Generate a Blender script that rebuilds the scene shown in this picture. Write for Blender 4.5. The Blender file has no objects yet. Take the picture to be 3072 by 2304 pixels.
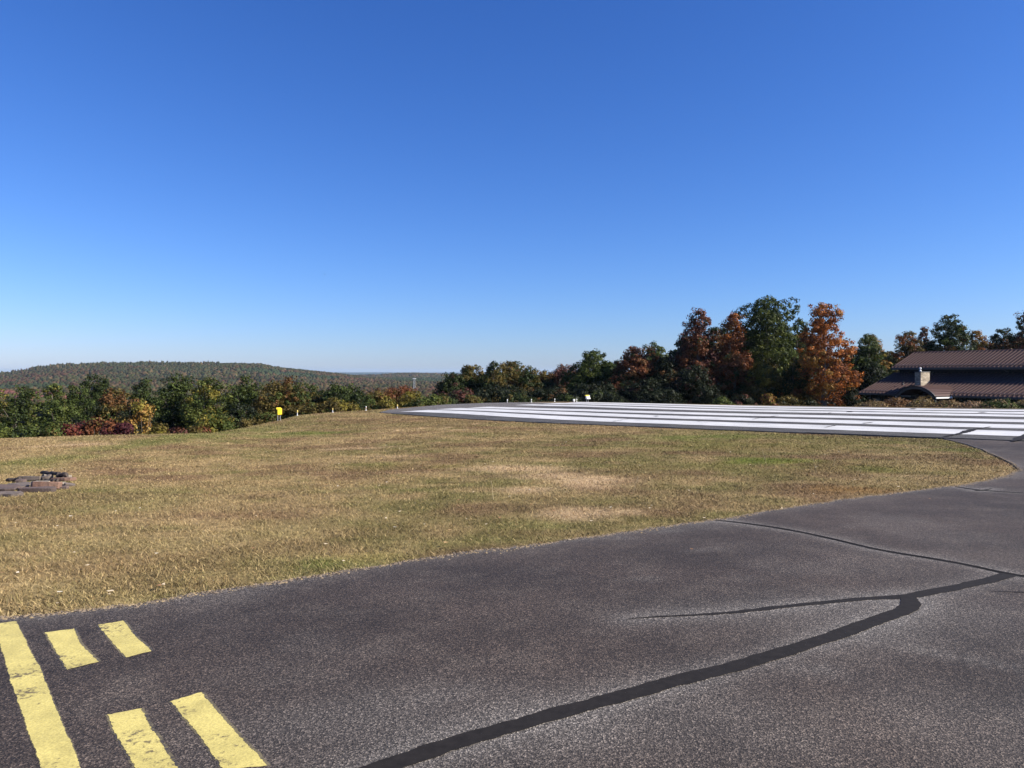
import bpy, math, random
import numpy as np
from mathutils import Vector
random.seed(7)
RNG = np.random.default_rng(11)
SC = bpy.context.scene
COL = SC.collection
FOC = 2307.0 / 3072.0          # focal length in image widths
CAM_H = 1.6
HOR = 1115.0                   # level line of the photograph, in its pixels

# ------------------------------------------------------------------ helpers
def vnoise(x, y, seed=0):
    """smooth lattice noise in 0..1"""
    x = np.asarray(x, float); y = np.asarray(y, float)
    xi = np.floor(x).astype(np.int64); yi = np.floor(y).astype(np.int64)
    fx = x - xi; fy = y - yi
    fx = fx * fx * (3 - 2 * fx); fy = fy * fy * (3 - 2 * fy)
    def h(a, b):
        n = (a * 374761393 + b * 668265263 + seed * 974634777) & 0x7fffffff
        n = ((n ^ (n >> 13)) * 1274126177) & 0x7fffffff
        return ((n ^ (n >> 16)) & 0xffff) / 65535.0
    return (h(xi, yi) * (1 - fx) + h(xi + 1, yi) * fx) * (1 - fy) + (h(xi, yi + 1) * (1 - fx) + h(xi + 1, yi + 1) * fx) * fy

def fbm(x, y, seed=0, octv=4):
    s = 0; a = 0.5; t = 0
    for i in range(octv):
        s = s + a * vnoise(np.asarray(x) * 2 ** i + 13.7 * i, np.asarray(y) * 2 ** i - 7.3 * i, seed + i); t += a; a *= 0.5
    return s / t

def sstep(a, b, x):
    t = np.clip((np.asarray(x, float) - a) / (b - a), 0, 1)
    return t * t * (3 - 2 * t)

def mesh_np(name, co, faces, mat=None, parent=None, col=None, smooth=False, attrs=None):
    """co (N,3); faces: (M,k) int array or list of such arrays; col (N,3) per-vertex albedo"""
    if not isinstance(faces, list): faces = [faces]
    me = bpy.data.meshes.new(name)
    co = np.asarray(co, np.float32)
    me.vertices.add(len(co)); me.vertices.foreach_set('co', co.ravel())
    nl = sum(f.size for f in faces); npoly = sum(len(f) for f in faces)
    me.loops.add(nl); me.polygons.add(npoly)
    me.loops.foreach_set('vertex_index', np.concatenate([f.ravel() for f in faces]).astype(np.int32))
    tot = np.concatenate([np.full(len(f), f.shape[1]) for f in faces]); st = np.concatenate([[0], np.cumsum(tot)[:-1]])
    me.polygons.foreach_set('loop_start', st.astype(np.int32))
    try: me.polygons.foreach_set('loop_total', tot.astype(np.int32))
    except Exception: pass
    if smooth: me.polygons.foreach_set('use_smooth', np.ones(npoly, bool))
    me.update(calc_edges=True)
    if col is not None:
        a = me.attributes.new('Col', 'FLOAT_COLOR', 'POINT')
        a.data.foreach_set('color', np.concatenate([np.asarray(col, np.float32), np.ones((len(co), 1), np.float32)], 1).ravel())
    for k, v in (attrs or {}).items():
        a = me.attributes.new(k, 'FLOAT', 'POINT'); a.data.foreach_set('value', np.asarray(v, np.float32).ravel())
    if mat: me.materials.append(mat)
    o = bpy.data.objects.new(name, me); COL.objects.link(o)
    if parent: o.parent = parent
    return o

def grid_faces(nr, nc):
    i = np.arange(nr - 1)[:, None] * nc + np.arange(nc - 1)[None, :]
    return np.stack([i, i + 1, i + nc + 1, i + nc], -1).reshape(-1, 4)

def tag(o, label=None, cat=None, group=None, kind=None):
    if label: o['label'] = label
    if cat: o['category'] = cat
    if group: o['group'] = group
    if kind: o['kind'] = kind
    return o

def empty(name, loc=(0, 0, 0), rz=0.0):
    o = bpy.data.objects.new(name, None); COL.objects.link(o); o.location = loc; o.rotation_euler = (0, 0, rz)
    o.empty_display_size = 0.2
    return o

class MB:
    """collects boxes, prisms and tubes into one mesh"""
    def __init__(s): s.v = []; s.f = []
    def add(s, vs, fs):
        b = len(s.v); s.v += [tuple(v) for v in vs]; s.f += [tuple(i + b for i in f) for f in fs]; return s
    def box(s, x0, x1, y0, y1, z0, z1):
        return s.add([(x0, y0, z0), (x1, y0, z0), (x1, y1, z0), (x0, y1, z0), (x0, y0, z1), (x1, y0, z1), (x1, y1, z1), (x0, y1, z1)],
                     [(0, 3, 2, 1), (4, 5, 6, 7), (0, 1, 5, 4), (1, 2, 6, 5), (2, 3, 7, 6), (3, 0, 4, 7)])
    def prism(s, prof, x0, x1):
        """profile in (y, z), extruded along x"""
        n = len(prof)
        vs = [(x0, y, z) for y, z in prof] + [(x1, y, z) for y, z in prof]
        fs = [tuple(range(n))[::-1], tuple(range(n, 2 * n))] + [(i, (i + 1) % n, n + (i + 1) % n, n + i) for i in range(n)]
        return s.add(vs, fs)
    def tube(s, pts, rad, sides=8):
        pts = [Vector(p) for p in pts]; vs = []; fs = []
        for i, p in enumerate(pts):
            d = (pts[min(i + 1, len(pts) - 1)] - pts[max(i - 1, 0)]).normalized()
            a = d.orthogonal().normalized() if abs(d.z) < 0.99 else Vector((1, 0, 0)); a = (a - d * a.dot(d)).normalized(); b = d.cross(a)
            r = rad[i] if hasattr(rad, '__len__') else rad
            for k in range(sides):
                t = 2 * math.pi * k / sides; vs.append(p + (a * math.cos(t) + b * math.sin(t)) * r)
        for i in range(len(pts) - 1):
            for k in range(sides):
                fs.append((i * sides + k, i * sides + (k + 1) % sides, (i + 1) * sides + (k + 1) % sides, (i + 1) * sides + k))
        fs.append(tuple(range(sides))[::-1]); fs.append(tuple(range((len(pts) - 1) * sides, len(pts) * sides)))
        return s.add(vs, fs)
    def lathe(s, prof, c=(0, 0, 0), sides=14):
        """profile of (r, z)"""
        vs = []; fs = []
        for r, z in prof:
            for k in range(sides):
                t = 2 * math.pi * k / sides; vs.append((c[0] + r * math.cos(t), c[1] + r * math.sin(t), c[2] + z))
        for i in range(len(prof) - 1):
            for k in range(sides):
                fs.append((i * sides + k, i * sides + (k + 1) % sides, (i + 1) * sides + (k + 1) % sides, (i + 1) * sides + k))
        fs.append(tuple(range(sides))[::-1]); fs.append(tuple(range((len(prof) - 1) * sides, len(prof) * sides)))
        return s.add(vs, fs)
    def build(s, name, mat, parent=None, bevel=0):
        me = bpy.data.meshes.new(name); me.from_pydata([tuple(v) for v in s.v], [], s.f); me.update()
        me.materials.append(mat)
        o = bpy.data.objects.new(name, me); COL.objects.link(o)
        if parent: o.parent = parent
        if bevel:
            m = o.modifiers.new('Bevel', 'BEVEL'); m.width = bevel; m.segments = 2; m.limit_method = 'ANGLE'
        return o

# ------------------------------------------------------------------ materials
def newmat(name):
    m = bpy.data.materials.new(name); m.use_nodes = True
    nt = m.node_tree; b = nt.nodes['Principled BSDF']
    return m, nt, b
def N(nt, t, **kw):
    n = nt.nodes.new(t)
    for k, v in kw.items(): setattr(n, k, v)
    return n
def ramp(nt, src, stops):
    r = N(nt, 'ShaderNodeValToRGB'); el = r.color_ramp.elements
    while len(el) < len(stops): el.new(0.5)
    for e, (p, c) in zip(el, stops):
        e.position = p; e.color = (*c, 1) if hasattr(c, '__len__') else (c, c, c, 1)
    nt.links.new(src, r.inputs[0]); return r.outputs[0]
def mixc(nt, a, b, f, mode='MIX'):
    m = N(nt, 'ShaderNodeMix', data_type='RGBA', blend_type=mode)
    for k, v in ((6, a), (7, b), (0, f)):
        s = m.inputs[k]
        if hasattr(v, 'is_output'): nt.links.new(v, s)
        elif k == 0: s.default_value = float(v)
        else: s.default_value = (*v, 1) if hasattr(v, '__len__') else (v, v, v, 1)
    return m.outputs[2]
def noise(nt, scale, detail=3, rough=0.55, vec=None):
    n = N(nt, 'ShaderNodeTexNoise'); n.inputs['Scale'].default_value = scale; n.inputs['Detail'].default_value = detail; n.inputs['Roughness'].default_value = rough
    if vec: nt.links.new(vec, n.inputs['Vector'])
    return n.outputs[0]
def geo(nt): return N(nt, 'ShaderNodeNewGeometry').outputs['Position']
def objc(nt): return N(nt, 'ShaderNodeTexCoord').outputs['Object']
def bump(nt, b, h, strength, dist):
    n = N(nt, 'ShaderNodeBump'); n.inputs['Strength'].default_value = strength; n.inputs['Distance'].default_value = dist
    nt.links.new(h, n.inputs['Height']); nt.links.new(n.outputs[0], b.inputs['Normal'])
def attr(nt, name, fac=False):
    a = N(nt, 'ShaderNodeAttribute', attribute_name=name); return a.outputs[2 if fac else 0]

def simple(name, c, rough=0.6, metal=0.0, var=0.15, scale=6, spec=0.5):
    m, nt, b = newmat(name)
    n = noise(nt, scale, 4, 0.6, objc(nt))
    f = ramp(nt, n, [(0.3, 1 - var), (0.7, 1 + var)])
    nt.links.new(mixc(nt, c, f, 1.0, 'MULTIPLY'), b.inputs['Base Color'])
    b.inputs['Roughness'].default_value = rough; b.inputs['Metallic'].default_value = metal
    b.inputs['Specular IOR Level'].default_value = spec
    return m

def mat_leaf():
    m, nt, b = newmat('foliage')
    c = attr(nt, 'Col'); c = mixc(nt, c, (1.06, 0.93, 0.92), 1.0, 'MULTIPLY'); nt.links.new(c, b.inputs['Base Color'])
    b.inputs['Roughness'].default_value = 0.55; b.inputs['Specular IOR Level'].default_value = 0.12
    t = N(nt, 'ShaderNodeBsdfTranslucent'); nt.links.new(mixc(nt, c, (1.0, 0.95, 0.45), 0.35, 'MULTIPLY'), t.inputs[0])
    mx = N(nt, 'ShaderNodeMixShader'); mx.inputs[0].default_value = 0.28
    nt.links.new(b.outputs[0], mx.inputs[1]); nt.links.new(t.outputs[0], mx.inputs[2])
    nt.links.new(mx.outputs[0], nt.nodes['Material Output'].inputs[0])
    return m
def mat_col(name, rough=0.9, fine=None, spec=0.1, bumpd=0.0, amp=(0.6, 1.35)):
    m, nt, b = newmat(name); c = attr(nt, 'Col')
    if fine:
        p = geo(nt)
        for i, s in enumerate(fine):
            n = noise(nt, s, 3, 0.65, p)
            c = mixc(nt, c, ramp(nt, n, [(0.3, amp[0]), (0.7, amp[1])]), 1.0, 'MULTIPLY')
        if bumpd: bump(nt, b, n, 0.6, bumpd)
    nt.links.new(c, b.inputs['Base Color']); b.inputs['Roughness'].default_value = rough; b.inputs['Specular IOR Level'].default_value = spec
    return m
def asphalt(name, base, light, dark, edge=True):
    m, nt, b = newmat(name); p = geo(nt)
    big = noise(nt, 0.35, 4, 0.6, p); med = noise(nt, 2.2, 4, 0.65, p); fin = noise(nt, 55, 4, 0.75, p)
    vo = N(nt, 'ShaderNodeTexVoronoi'); vo.inputs['Scale'].default_value = 140; nt.links.new(p, vo.inputs['Vector'])
    sp = N(nt, 'ShaderNodeSeparateColor'); nt.links.new(vo.outputs['Color'], sp.inputs[0])
    c = mixc(nt, dark, base, ramp(nt, big, [(0.35, 0.0), (0.6, 1.0)]))
    c = mixc(nt, c, light, ramp(nt, med, [(0.48, 0.0), (0.8, 0.8)])); c = mixc(nt, c, ramp(nt, noise(nt, 0.9, 5, 0.62, p), [(0.36, 0.78), (0.62, 1.15)]), 1.0, 'MULTIPLY')
    if edge:
        c = mixc(nt, c, (0.145, 0.13, 0.112), attr(nt, 'bleach', True))
    # aggregate: each stone its own grey, dark gaps between
    c = mixc(nt, c, ramp(nt, sp.outputs[0], [(0.0, 0.25), (0.5, 0.75), (0.8, 1.3), (1.0, 2.7)]), 0.9, 'MULTIPLY')
    c = mixc(nt, c, ramp(nt, fin, [(0.34, 0.4), (0.64, 1.55)]), 0.85, 'MULTIPLY')
    nt.links.new(c, b.inputs['Base Color']); b.inputs['Roughness'].default_value = 0.78; b.inputs['Specular IOR Level'].default_value = 0.3
    mxh = N(nt, 'ShaderNodeMath', operation='ADD'); nt.links.new(vo.outputs['Distance'], mxh.inputs[0]); nt.links.new(fin, mxh.inputs[1])
    bump(nt, b, mxh.outputs[0], 0.55, 0.006)
    return m
def paint(name, c, worn, wear=0.35, scale=30):
    m, nt, b = newmat(name); p = geo(nt)
    big = noise(nt, 1.3, 3, 0.6, p); fin = noise(nt, scale, 4, 0.75, p); tiny = noise(nt, 95, 2, 0.6, p)
    lo = N(nt, 'ShaderNodeMath', operation='MULTIPLY'); nt.links.new(ramp(nt, big, [(0.38, 0.55), (0.7, 1.2)]), lo.inputs[0]); nt.links.new(fin, lo.inputs[1])
    f = ramp(nt, lo.outputs[0], [(0.86 - wear, 0.0), (0.97 - wear, 1.0)])
    cc = mixc(nt, c, ramp(nt, tiny, [(0.3, 0.75), (0.7, 1.1)]), 1.0, 'MULTIPLY')
    cc = mixc(nt, cc, ramp(nt, noise(nt, 0.7 if scale < 20 else 5.0, 5, 0.7, p), [(0.38, 0.82), (0.6, 1.03)]), 1.0, 'MULTIPLY')
    nt.links.new(mixc(nt, cc, worn, f), b.inputs['Base Color']); b.inputs['Roughness'].default_value = 0.6; b.inputs['Specular IOR Level'].default_value = 0.35
    bump(nt, b, fin, 0.5, 0.004)
    return m

LEAF = mat_leaf()
BARK = simple('bark', (0.12, 0.10, 0.08), 0.9, var=0.4, scale=5)
GROUND = mat_col('dry_grass_ground', 0.95, (1.6, 11, 60), 0.05, 0.02, (0.66, 1.3))
BLADE = mat_col('grass_blades', 0.8, None, 0.15)
FAR = mat_col('far_canopy', 0.95, (0.22,), 0.02, 0, (0.7, 1.3))
TAXI = asphalt('taxiway_asphalt', (0.057, 0.042, 0.032), (0.086, 0.069, 0.054), (0.037, 0.0275, 0.021))
RUNW = asphalt('runway_asphalt', (0.076, 0.071, 0.062), (0.105, 0.098, 0.087), (0.055, 0.051, 0.045))
TAR = simple('crack_sealant', (0.017, 0.0145, 0.013), 0.85, var=0.25, scale=20, spec=0.15)
WHITE = paint('white_runway_paint', (0.64, 0.63, 0.60), (0.34, 0.335, 0.32), 0.28, 7)
YELLOW = paint('yellow_paint', (0.60, 0.50, 0.155), (0.13, 0.10, 0.05), 0.395, 34)
OLDY = paint('old_faded_paint', (0.17, 0.14, 0.075), (0.05, 0.042, 0.035), 0.5, 40)
ROOF = simple('brown_standing_seam_metal', (0.074, 0.042, 0.036), 0.6, 0.05, 0.08, 0.6, spec=0.2)
WALL = simple('dark_green_siding', (0.012, 0.017, 0.015), 0.8, var=0.15)
NAVY = simple('dark_upper_siding', (0.009, 0.010, 0.017), 0.85, var=0.15)
FASCIA = simple('grey_fascia', (0.06, 0.058, 0.058), 0.55, var=0.06)
TRIM = simple('grey_window_trim', (0.17, 0.19, 0.19), 0.6, var=0.05)
CREAM = simple('cream_painted_metal', (0.80, 0.79, 0.74), 0.45, var=0.04)
GLASS = simple('dark_window_glass', (0.01, 0.012, 0.015), 0.08, var=0.02)
PIPE = simple('dark_vent_pipe', (0.03, 0.03, 0.03), 0.5)
GALV = simple('galvanised_tube', (0.45, 0.45, 0.44), 0.45, 0.6, 0.1)
YPLATE = simple('bright_yellow_enamel', (0.80, 0.60, 0.02), 0.4, var=0.04)
YPALE = simple('faded_yellow_enamel', (0.72, 0.55, 0.16), 0.5, var=0.08)
WPLATE = simple('white_enamel', (0.78, 0.78, 0.75), 0.45, var=0.04)
ORANGE = simple('amber_lens', (0.55, 0.22, 0.05), 0.3, var=0.05)
BIRD = simple('dark_feathers', (0.05, 0.05, 0.06), 0.7)

def mat_stone():
    m, nt, b = newmat('stacked_chimney_stone'); p = objc(nt)
    mp = N(nt, 'ShaderNodeMapping'); nt.links.new(p, mp.inputs[0]); mp.inputs['Rotation'].default_value = (math.radians(90), 0, 0)
    sx = N(nt, 'ShaderNodeSeparateXYZ'); nt.links.new(p, sx.inputs[0])
    ad = N(nt, 'ShaderNodeMath', operation='ADD'); nt.links.new(sx.outputs[0], ad.inputs[0]); nt.links.new(sx.outputs[1], ad.inputs[1])
    cb = N(nt, 'ShaderNodeCombineXYZ'); nt.links.new(ad.outputs[0], cb.inputs[0]); nt.links.new(sx.outputs[2], cb.inputs[1])
    wob = N(nt, 'ShaderNodeTexNoise'); wob.inputs['Scale'].default_value = 3; nt.links.new(p, wob.inputs['Vector'])
    va = N(nt, 'ShaderNodeVectorMath', operation='MULTIPLY_ADD'); nt.links.new(wob.outputs['Color'], va.inputs[0]); va.inputs[1].default_value = (0.15, 0.1, 0); nt.links.new(cb.outputs[0], va.inputs[2])
    br = N(nt, 'ShaderNodeTexBrick'); nt.links.new(va.outputs[0], br.inputs['Vector'])
    br.inputs['Scale'].default_value = 1.0; br.inputs['Brick Width'].default_value = 0.42; br.inputs['Row Height'].default_value = 0.13; br.inputs['Mortar Size'].default_value = 0.014
    br.inputs['Color1'].default_value = (0.56, 0.47, 0.34, 1); br.inputs['Color2'].default_value = (0.27, 0.22, 0.16, 1); br.inputs['Mortar'].default_value = (0.07, 0.06, 0.05, 1)
    nt.links.new(mixc(nt, br.outputs[0], ramp(nt, noise(nt, 7, 4, 0.6, p), [(0.3, 0.7), (0.7, 1.25)]), 1.0, 'MULTIPLY'), b.inputs['Base Color'])
    b.inputs['Roughness'].default_value = 0.85; bump(nt, b, br.outputs[0], 0.8, 0.04)
    return m
STONE = mat_stone()
def mat_rock(name, c1, c2):
    m, nt, b = newmat(name); p = objc(nt)
    c = mixc(nt, c1, c2, ramp(nt, noise(nt, 5, 5, 0.65, p), [(0.35, 0.0), (0.65, 1.0)]))
    h = noise(nt, 22, 5, 0.7, p)
    c = mixc(nt, c, ramp(nt, h, [(0.3, 0.6), (0.7, 1.3)]), 1.0, 'MULTIPLY')
    nt.links.new(c, b.inputs['Base Color']); b.inputs['Roughness'].default_value = 0.9; bump(nt, b, h, 0.7, 0.02)
    return m
ROCKM = {'red': mat_rock('reddish_sandstone', (0.24, 0.125, 0.08), (0.15, 0.09, 0.065)), 'grey': mat_rock('grey_sandstone', (0.17, 0.13, 0.10), (0.10, 0.08, 0.07)),
         'pale': mat_rock('pale_stone', (0.34, 0.29, 0.22), (0.20, 0.165, 0.13)), 'char': mat_rock('charred_wood', (0.03, 0.024, 0.02), (0.075, 0.055, 0.045)),
         'purple': mat_rock('purple_brown_stone', (0.13, 0.085, 0.07), (0.075, 0.055, 0.048))}

# ------------------------------------------------------------------ terrain
# brow of the hilltop: direction (x/y), distance, line of sight slope
_cr = [(-400, 24, 1322), (0, 26, 1318), (250, 27, 1309), (450, 28, 1303), (560, 29, 1301), (650, 31, 1297), (740, 36, 1281), (835, 45, 1262), (892, 51, 1247), (945, 53, 1241), (998, 55, 1237),
       (1098, 57.5, 1231), (1192, 58.5, 1224.5), (1250, 60, 1220), (1350, 63, 1214), (1450, 65.5, 1210), (1521, 66.5, 1208.5), (1594, 67.5, 1206.5), (1650, 68, 1205.5), (1750, 66, 1205.5),
       (2000, 58.5, 1211), (2500, 49, 1219), (3072, 41.5, 1227), (3600, 36, 1236)]
_cu = np.array([(c[0] - 1536) / 2307 for c in _cr]); _cY = np.array([c[1] for c in _cr], float); _ck = np.array([(c[2] - HOR) / 2307 for c in _cr])
_rx = np.array([-900, 0, 60, 110, 170, 300, 450, 600, 700, 780, 850, 950, 1010, 1100, 1300, 1700]); _ry = np.array([1132, 1124, 1117, 1105, 1097, 1093, 1090, 1092, 1090, 1092, 1105, 1116, 1122, 1134, 1140, 1150.])
_ru = (_rx - 1536) / 2307
RID = 2200.0
_rz = CAM_H - (_ry - HOR) / 2307 * RID - 15.5
def plane(X, Y): return -0.4 + 0.0165 * X - 0.010 * Y
def Gz(X, Y):
    X = np.asarray(X, float); Y = np.asarray(Y, float)
    Yp = np.maximum(Y, 4.0); u = np.clip(X / Yp, -1.0, 0.9)
    Yc = np.interp(u, _cu, _cY); k = np.interp(u, _cu, _ck)
    zc = CAM_H - k * Yc
    w = sstep(2.5, 20.0, Y)
    near = plane(np.clip(X, -45, 40), np.minimum(Yp, Yc)) * w + (zc - plane(u * Yc, Yc)) * np.minimum(Yp / Yc, 1.0) ** 2 * sstep(0, 6, Y)
    near = near + 0.05 * (vnoise(X * 0.16, Y * 0.16, 5) - 0.5) * sstep(6, 12, Y) * sstep(3.0, 9.0, 25.3 - (X + Y) * 0.7071)
    d = np.maximum(Y - Yc, 0.0)
    c = np.interp(u, [-0.4, -0.1, 0.1, 0.9], [0.13, 0.10, 0.05, 0.03])
    hill = near - k * d - c * d * d / (d + 15.0)
    # valley and far country
    uu = X / np.maximum(Y, 50.0)
    F = np.interp(Y, [0, 60, 250, 600, 1500, 2600, 3400, 4200, 6000, 9000, 20000], [-6, -7, -27, -37, -39, -36, -29, -33, -45, -50, -50])
    F = F + 5 * (fbm(X / 420.0, Y / 420.0, 21, 3) - 0.5) * sstep(300, 900, Y)
    rz = np.interp(uu, _ru, _rz)
    H = (rz + 39.0) * sstep(1050, RID, Y) * (1 - sstep(RID + 150, 3200, Y))
    F = F + np.maximum(H, 0)
    F = F + 11 * np.exp(-((X + 430) / 170.0) ** 2 - ((Y - 3400) / 300.0) ** 2)
    far = 39 * np.exp(-((Y - 13500 - 1200 * np.sin(X / 2600.0)) / 1500.0) ** 2) * (0.85 + 0.3 * fbm(X / 1500.0, Y * 0 + 3, 8, 3))
    far = far + 22 * np.exp(-((Y - 8500) / 900.0) ** 2) * sstep(0.45, 0.75, fbm(X / 1300.0, Y * 0 + 9, 31, 3))
    F = F + far
    a = np.interp(uu, [-0.3, 0.05], [75, 125]); b = np.interp(uu, [-0.3, 0.05], [260, 420])
    w2 = np.clip((Y - a) / (b - a), 0, 1); w2 = w2 * w2 * (3 - 2 * w2)
    return hill * (1 - w2) + F * w2

def at(px, py, tmax=70.0):
    """where the line of sight through a photo pixel meets the hilltop"""
    u = (px - 1536) / 2307.0; k = (py - HOR) / 2307.0
    Y = np.concatenate([np.arange(1.5, 12, 0.01), np.arange(12, tmax, 0.03)])
    below = (CAM_H - k * Y) <= Gz(u * Y, Y)
    i = int(np.argmax(below)) if below.any() else len(Y) - 1
    return float(u * Y[i]), float(Y[i])

# taxiway edge (near side of the lawn), world coordinates
_edge_px = [(0, 1866), (120, 1857), (278, 1840), (420, 1822), (555, 1797), (680, 1776), (792, 1757), (950, 1736), (1111, 1714), (1250, 1689), (1389, 1667), (1530, 1650), (1667, 1632), (1800, 1613), (1944, 1593),
            (2080, 1574), (2222, 1553), (2360, 1530), (2500, 1508), (2640, 1490), (2778, 1473), (2903, 1456), (2980, 1442), (3030, 1428), (3062, 1411), (3030, 1390), (2986, 1368), (2950, 1352), (2900, 1335), (2850, 1322), (2800, 1312)]
_ep = [at(*p) for p in _edge_px]
_ep = [(-60, _ep[0][1] - 14.0), (-14, _ep[0][1] - 2.6)] + _ep
_ex = []; _ey = []
for x, y in _ep:
    if not _ex or x > _ex[-1] + 0.01: _ex.append(x); _ey.append(y)
NE = 25.6 * math.sqrt(2)        # near runway edge: x + y = NE
_ex += [_ex[-1] + 1.2, 40, 70]; _ey += [NE - _ex[-3], NE - 40, NE - 70]
_ex = np.array(_ex); _ey = np.array(_ey)
def edge(X):
    X = np.asarray(X, float)
    e = np.interp(X, _ex, _ey)
    return np.minimum(e + (0.08 * (vnoise(X * 3.5, X * 0, 3) - 0.5) + 0.05 * (vnoise(X * 23, X * 0, 4) - 0.5)), NE - X - 0.0)
RS = np.array([-0.70710678, 0.70710678]); RV = np.array([0.70710678, 0.70710678])
def rw(s, v): return RS[0] * s + RV[0] * v, RS[1] * s + RV[1] * v
def near_v(s): return np.interp(s, [-60, 24, 29, 33, 39, 42.5, 45, 47.5], [25.6, 25.6, 26.0, 26.9, 28.6, 30.0, 32.6, 39.0])
def far_v(s): return np.interp(s, [-60, 44, 47, 49], [48.2, 48.2, 47.0, 45.0])

# colour of the lawn
_patch = []
def patch(px, py, wpx, hpx, col, amt):
    x, y = at(px, py); x2, y2 = at(px + wpx, py); x3, y3 = at(px, py - hpx); x4, y4 = at(px, py + hpx)
    _patch.append((x, y, abs(x2 - x), max(abs(y3 - y4) / 2, 0.25), np.array(col), amt))
GR = (0.12, 0.17, 0.035); STRAW = (0.56, 0.42, 0.27); YG = (0.20, 0.20, 0.05); BR = (0.22, 0.135, 0.085)
for a in [(880, 1303, 150, 9, GR, 1.0), (1040, 1296, 110, 6, GR, .8), (660, 1300, 110, 6, GR, .6), (2100, 1311, 190, 9, GR, .9), (1780, 1308, 120, 7, GR, .45), (2300, 1382, 150, 12, (0.15, 0.21, 0.03), 1.0), (2610, 1407, 80, 12, GR, .75),
          (2880, 1350, 110, 9, GR, .7), (1150, 1400, 120, 10, YG, .5), (1340, 1400, 60, 8, YG, .6), (1250, 1470, 160, 16, GR, .25), (960, 1690, 70, 14, GR, .7), (1120, 1672, 110, 12, YG, .6), (1040, 1700, 160, 10, GR, .5),
          (1530, 1408, 160, 13, STRAW, .85), (1770, 1445, 170, 20, STRAW, .9), (1640, 1428, 150, 13, STRAW, .8), (1730, 1545, 150, 20, STRAW, .9), (1600, 1470, 120, 12, STRAW, .7), (1880, 1535, 60, 10, STRAW, .5), (1100, 1345, 120, 4, STRAW, .6), (1180, 1370, 90, 3, STRAW, .7),
          (60, 1668, 130, 16, STRAW, .6), (240, 1333, 110, 5, STRAW, .8), (120, 1340, 70, 3, STRAW, .7), (1190, 1292, 22, 3, STRAW, 1.), (1262, 1286, 22, 1.6, STRAW, 1.), (1320, 1288, 20, 2, STRAW, 1.), (1345, 1282, 15, 1.5, STRAW, 1.), (1430, 1272, 16, 2.5, STRAW, .9), (1375, 1290, 30, 1.5, STRAW, .9),
          (1300, 1262, 330, 16, BR, .55), (1700, 1290, 260, 12, BR, .5), (1000, 1262, 200, 14, BR, .35), (300, 1420, 120, 12, BR, .35), (2300, 1345, 200, 8, BR, .4), (1600, 1600, 260, 14, BR, .35), (500, 1760, 260, 20, BR, .35),
          (60, 1450, 40, 6, GR, .6), (420, 1690, 420, 50, BR, .5), (900, 1640, 260, 26, BR, .45), (1250, 1590, 260, 24, BR, .4), (180, 1560, 180, 20, BR, .35), (2250, 1335, 420, 24, YG, .45), (2550, 1405, 330, 26, YG, .4), (2000, 1400, 200, 20, YG, .3), (2500, 1470, 160, 12, (0.36, 0.22, 0.08), .5), (2700, 1430, 120, 10, STRAW, .3)]:
    patch(*a)
def lawn(X, Y):
    X = np.asarray(X, float); Y = np.asarray(Y, float)
    n1 = fbm(X * 0.22, Y * 0.22, 40, 4); n2 = fbm(X * 1.3, Y * 1.3, 50, 3); n3 = fbm(X * 0.6 + 5, Y * 0.6, 60, 3)
    olive = np.array((0.200, 0.176, 0.075)); straw = np.array((0.345, 0.262, 0.140)); brown = np.array((0.205, 0.132, 0.082)); grn = np.array((0.165, 0.180, 0.060))
    f = sstep(0.38, 0.62, n1 * 0.55 + n2 * 0.45)[..., None]
    c = olive * (1 - f) + straw * f
    g = (0.75 * sstep(0.46, 0.70, n3))[..., None]; c = c * (1 - g) + brown * g
    g = (0.30 * sstep(0.52, 0.75, fbm(X * 0.35 + 9, Y * 0.35 - 4, 70, 3)))[..., None]; c = c * (1 - g) + grn * g
    wob = 0.9 * (fbm(X * 0.9, Y * 0.9, 80, 4) - 0.5)
    for (px, py, rx, ry, col, amt) in _patch:
        r = np.sqrt(((X - px) / rx) ** 2 + ((Y - py) / ry) ** 2) + 1.6 * wob
        m = (amt * (1.0 if col[0] > 0.3 else 0.75) * (1 - sstep(0.1, 1.45, r)))[..., None]; c = c * (1 - m) + col * m
    # worn, sandy lip beside the asphalt
    d = Y - edge(X); e = (np.exp(-np.clip(d, 0, 9) / 0.09) * 0.75)[..., None]
    e = e * (0.4 + 0.9 * vnoise(X * 7, Y * 7, 90))[..., None]; e = np.clip(e, 0, 1)
    c = c * (1 - e) + np.array((0.34, 0.28, 0.22)) * e
    return c * np.array((0.78, 0.735, 0.65))

# ground sheet
ru = np.concatenate([np.linspace(-1.7, -0.8, 30, endpoint=False), np.linspace(-0.8, 0.8, 420, endpoint=False), np.linspace(0.8, 1.7, 30)])
rY = np.concatenate([np.arange(-22, 2, 2), np.arange(2, 9, 0.12), np.arange(9, 75, 0.28)])
far = [75.0]
while far[-1] < 18500: far.append(far[-1] * 1.022)
rY = np.concatenate([rY, far])
YY, UU = np.meshgrid(rY, ru, indexing='ij')
XX = UU * np.maximum(YY, 9.0)
ZZ = Gz(XX, YY)
cl = lawn(XX, YY)
fl = np.array((0.055, 0.060, 0.032)); w = sstep(0, 25, YY - np.interp(np.clip(UU, -1, .9), _cu, _cY) - 6)[..., None]
cl = cl * (1 - w) + fl * w
hz = sstep(4500, 7000, YY)[..., None]; cl = cl * (1 - hz) + np.array((0.026, 0.036, 0.024)) * hz
gr = mesh_np('ground', np.stack([XX, YY, ZZ], -1).reshape(-1, 3), grid_faces(*XX.shape), GROUND, col=cl.reshape(-1, 3), smooth=True)
tag(gr, 'hilltop lawn of dry autumn grass falling away to a wide wooded valley', kind='structure')

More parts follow.
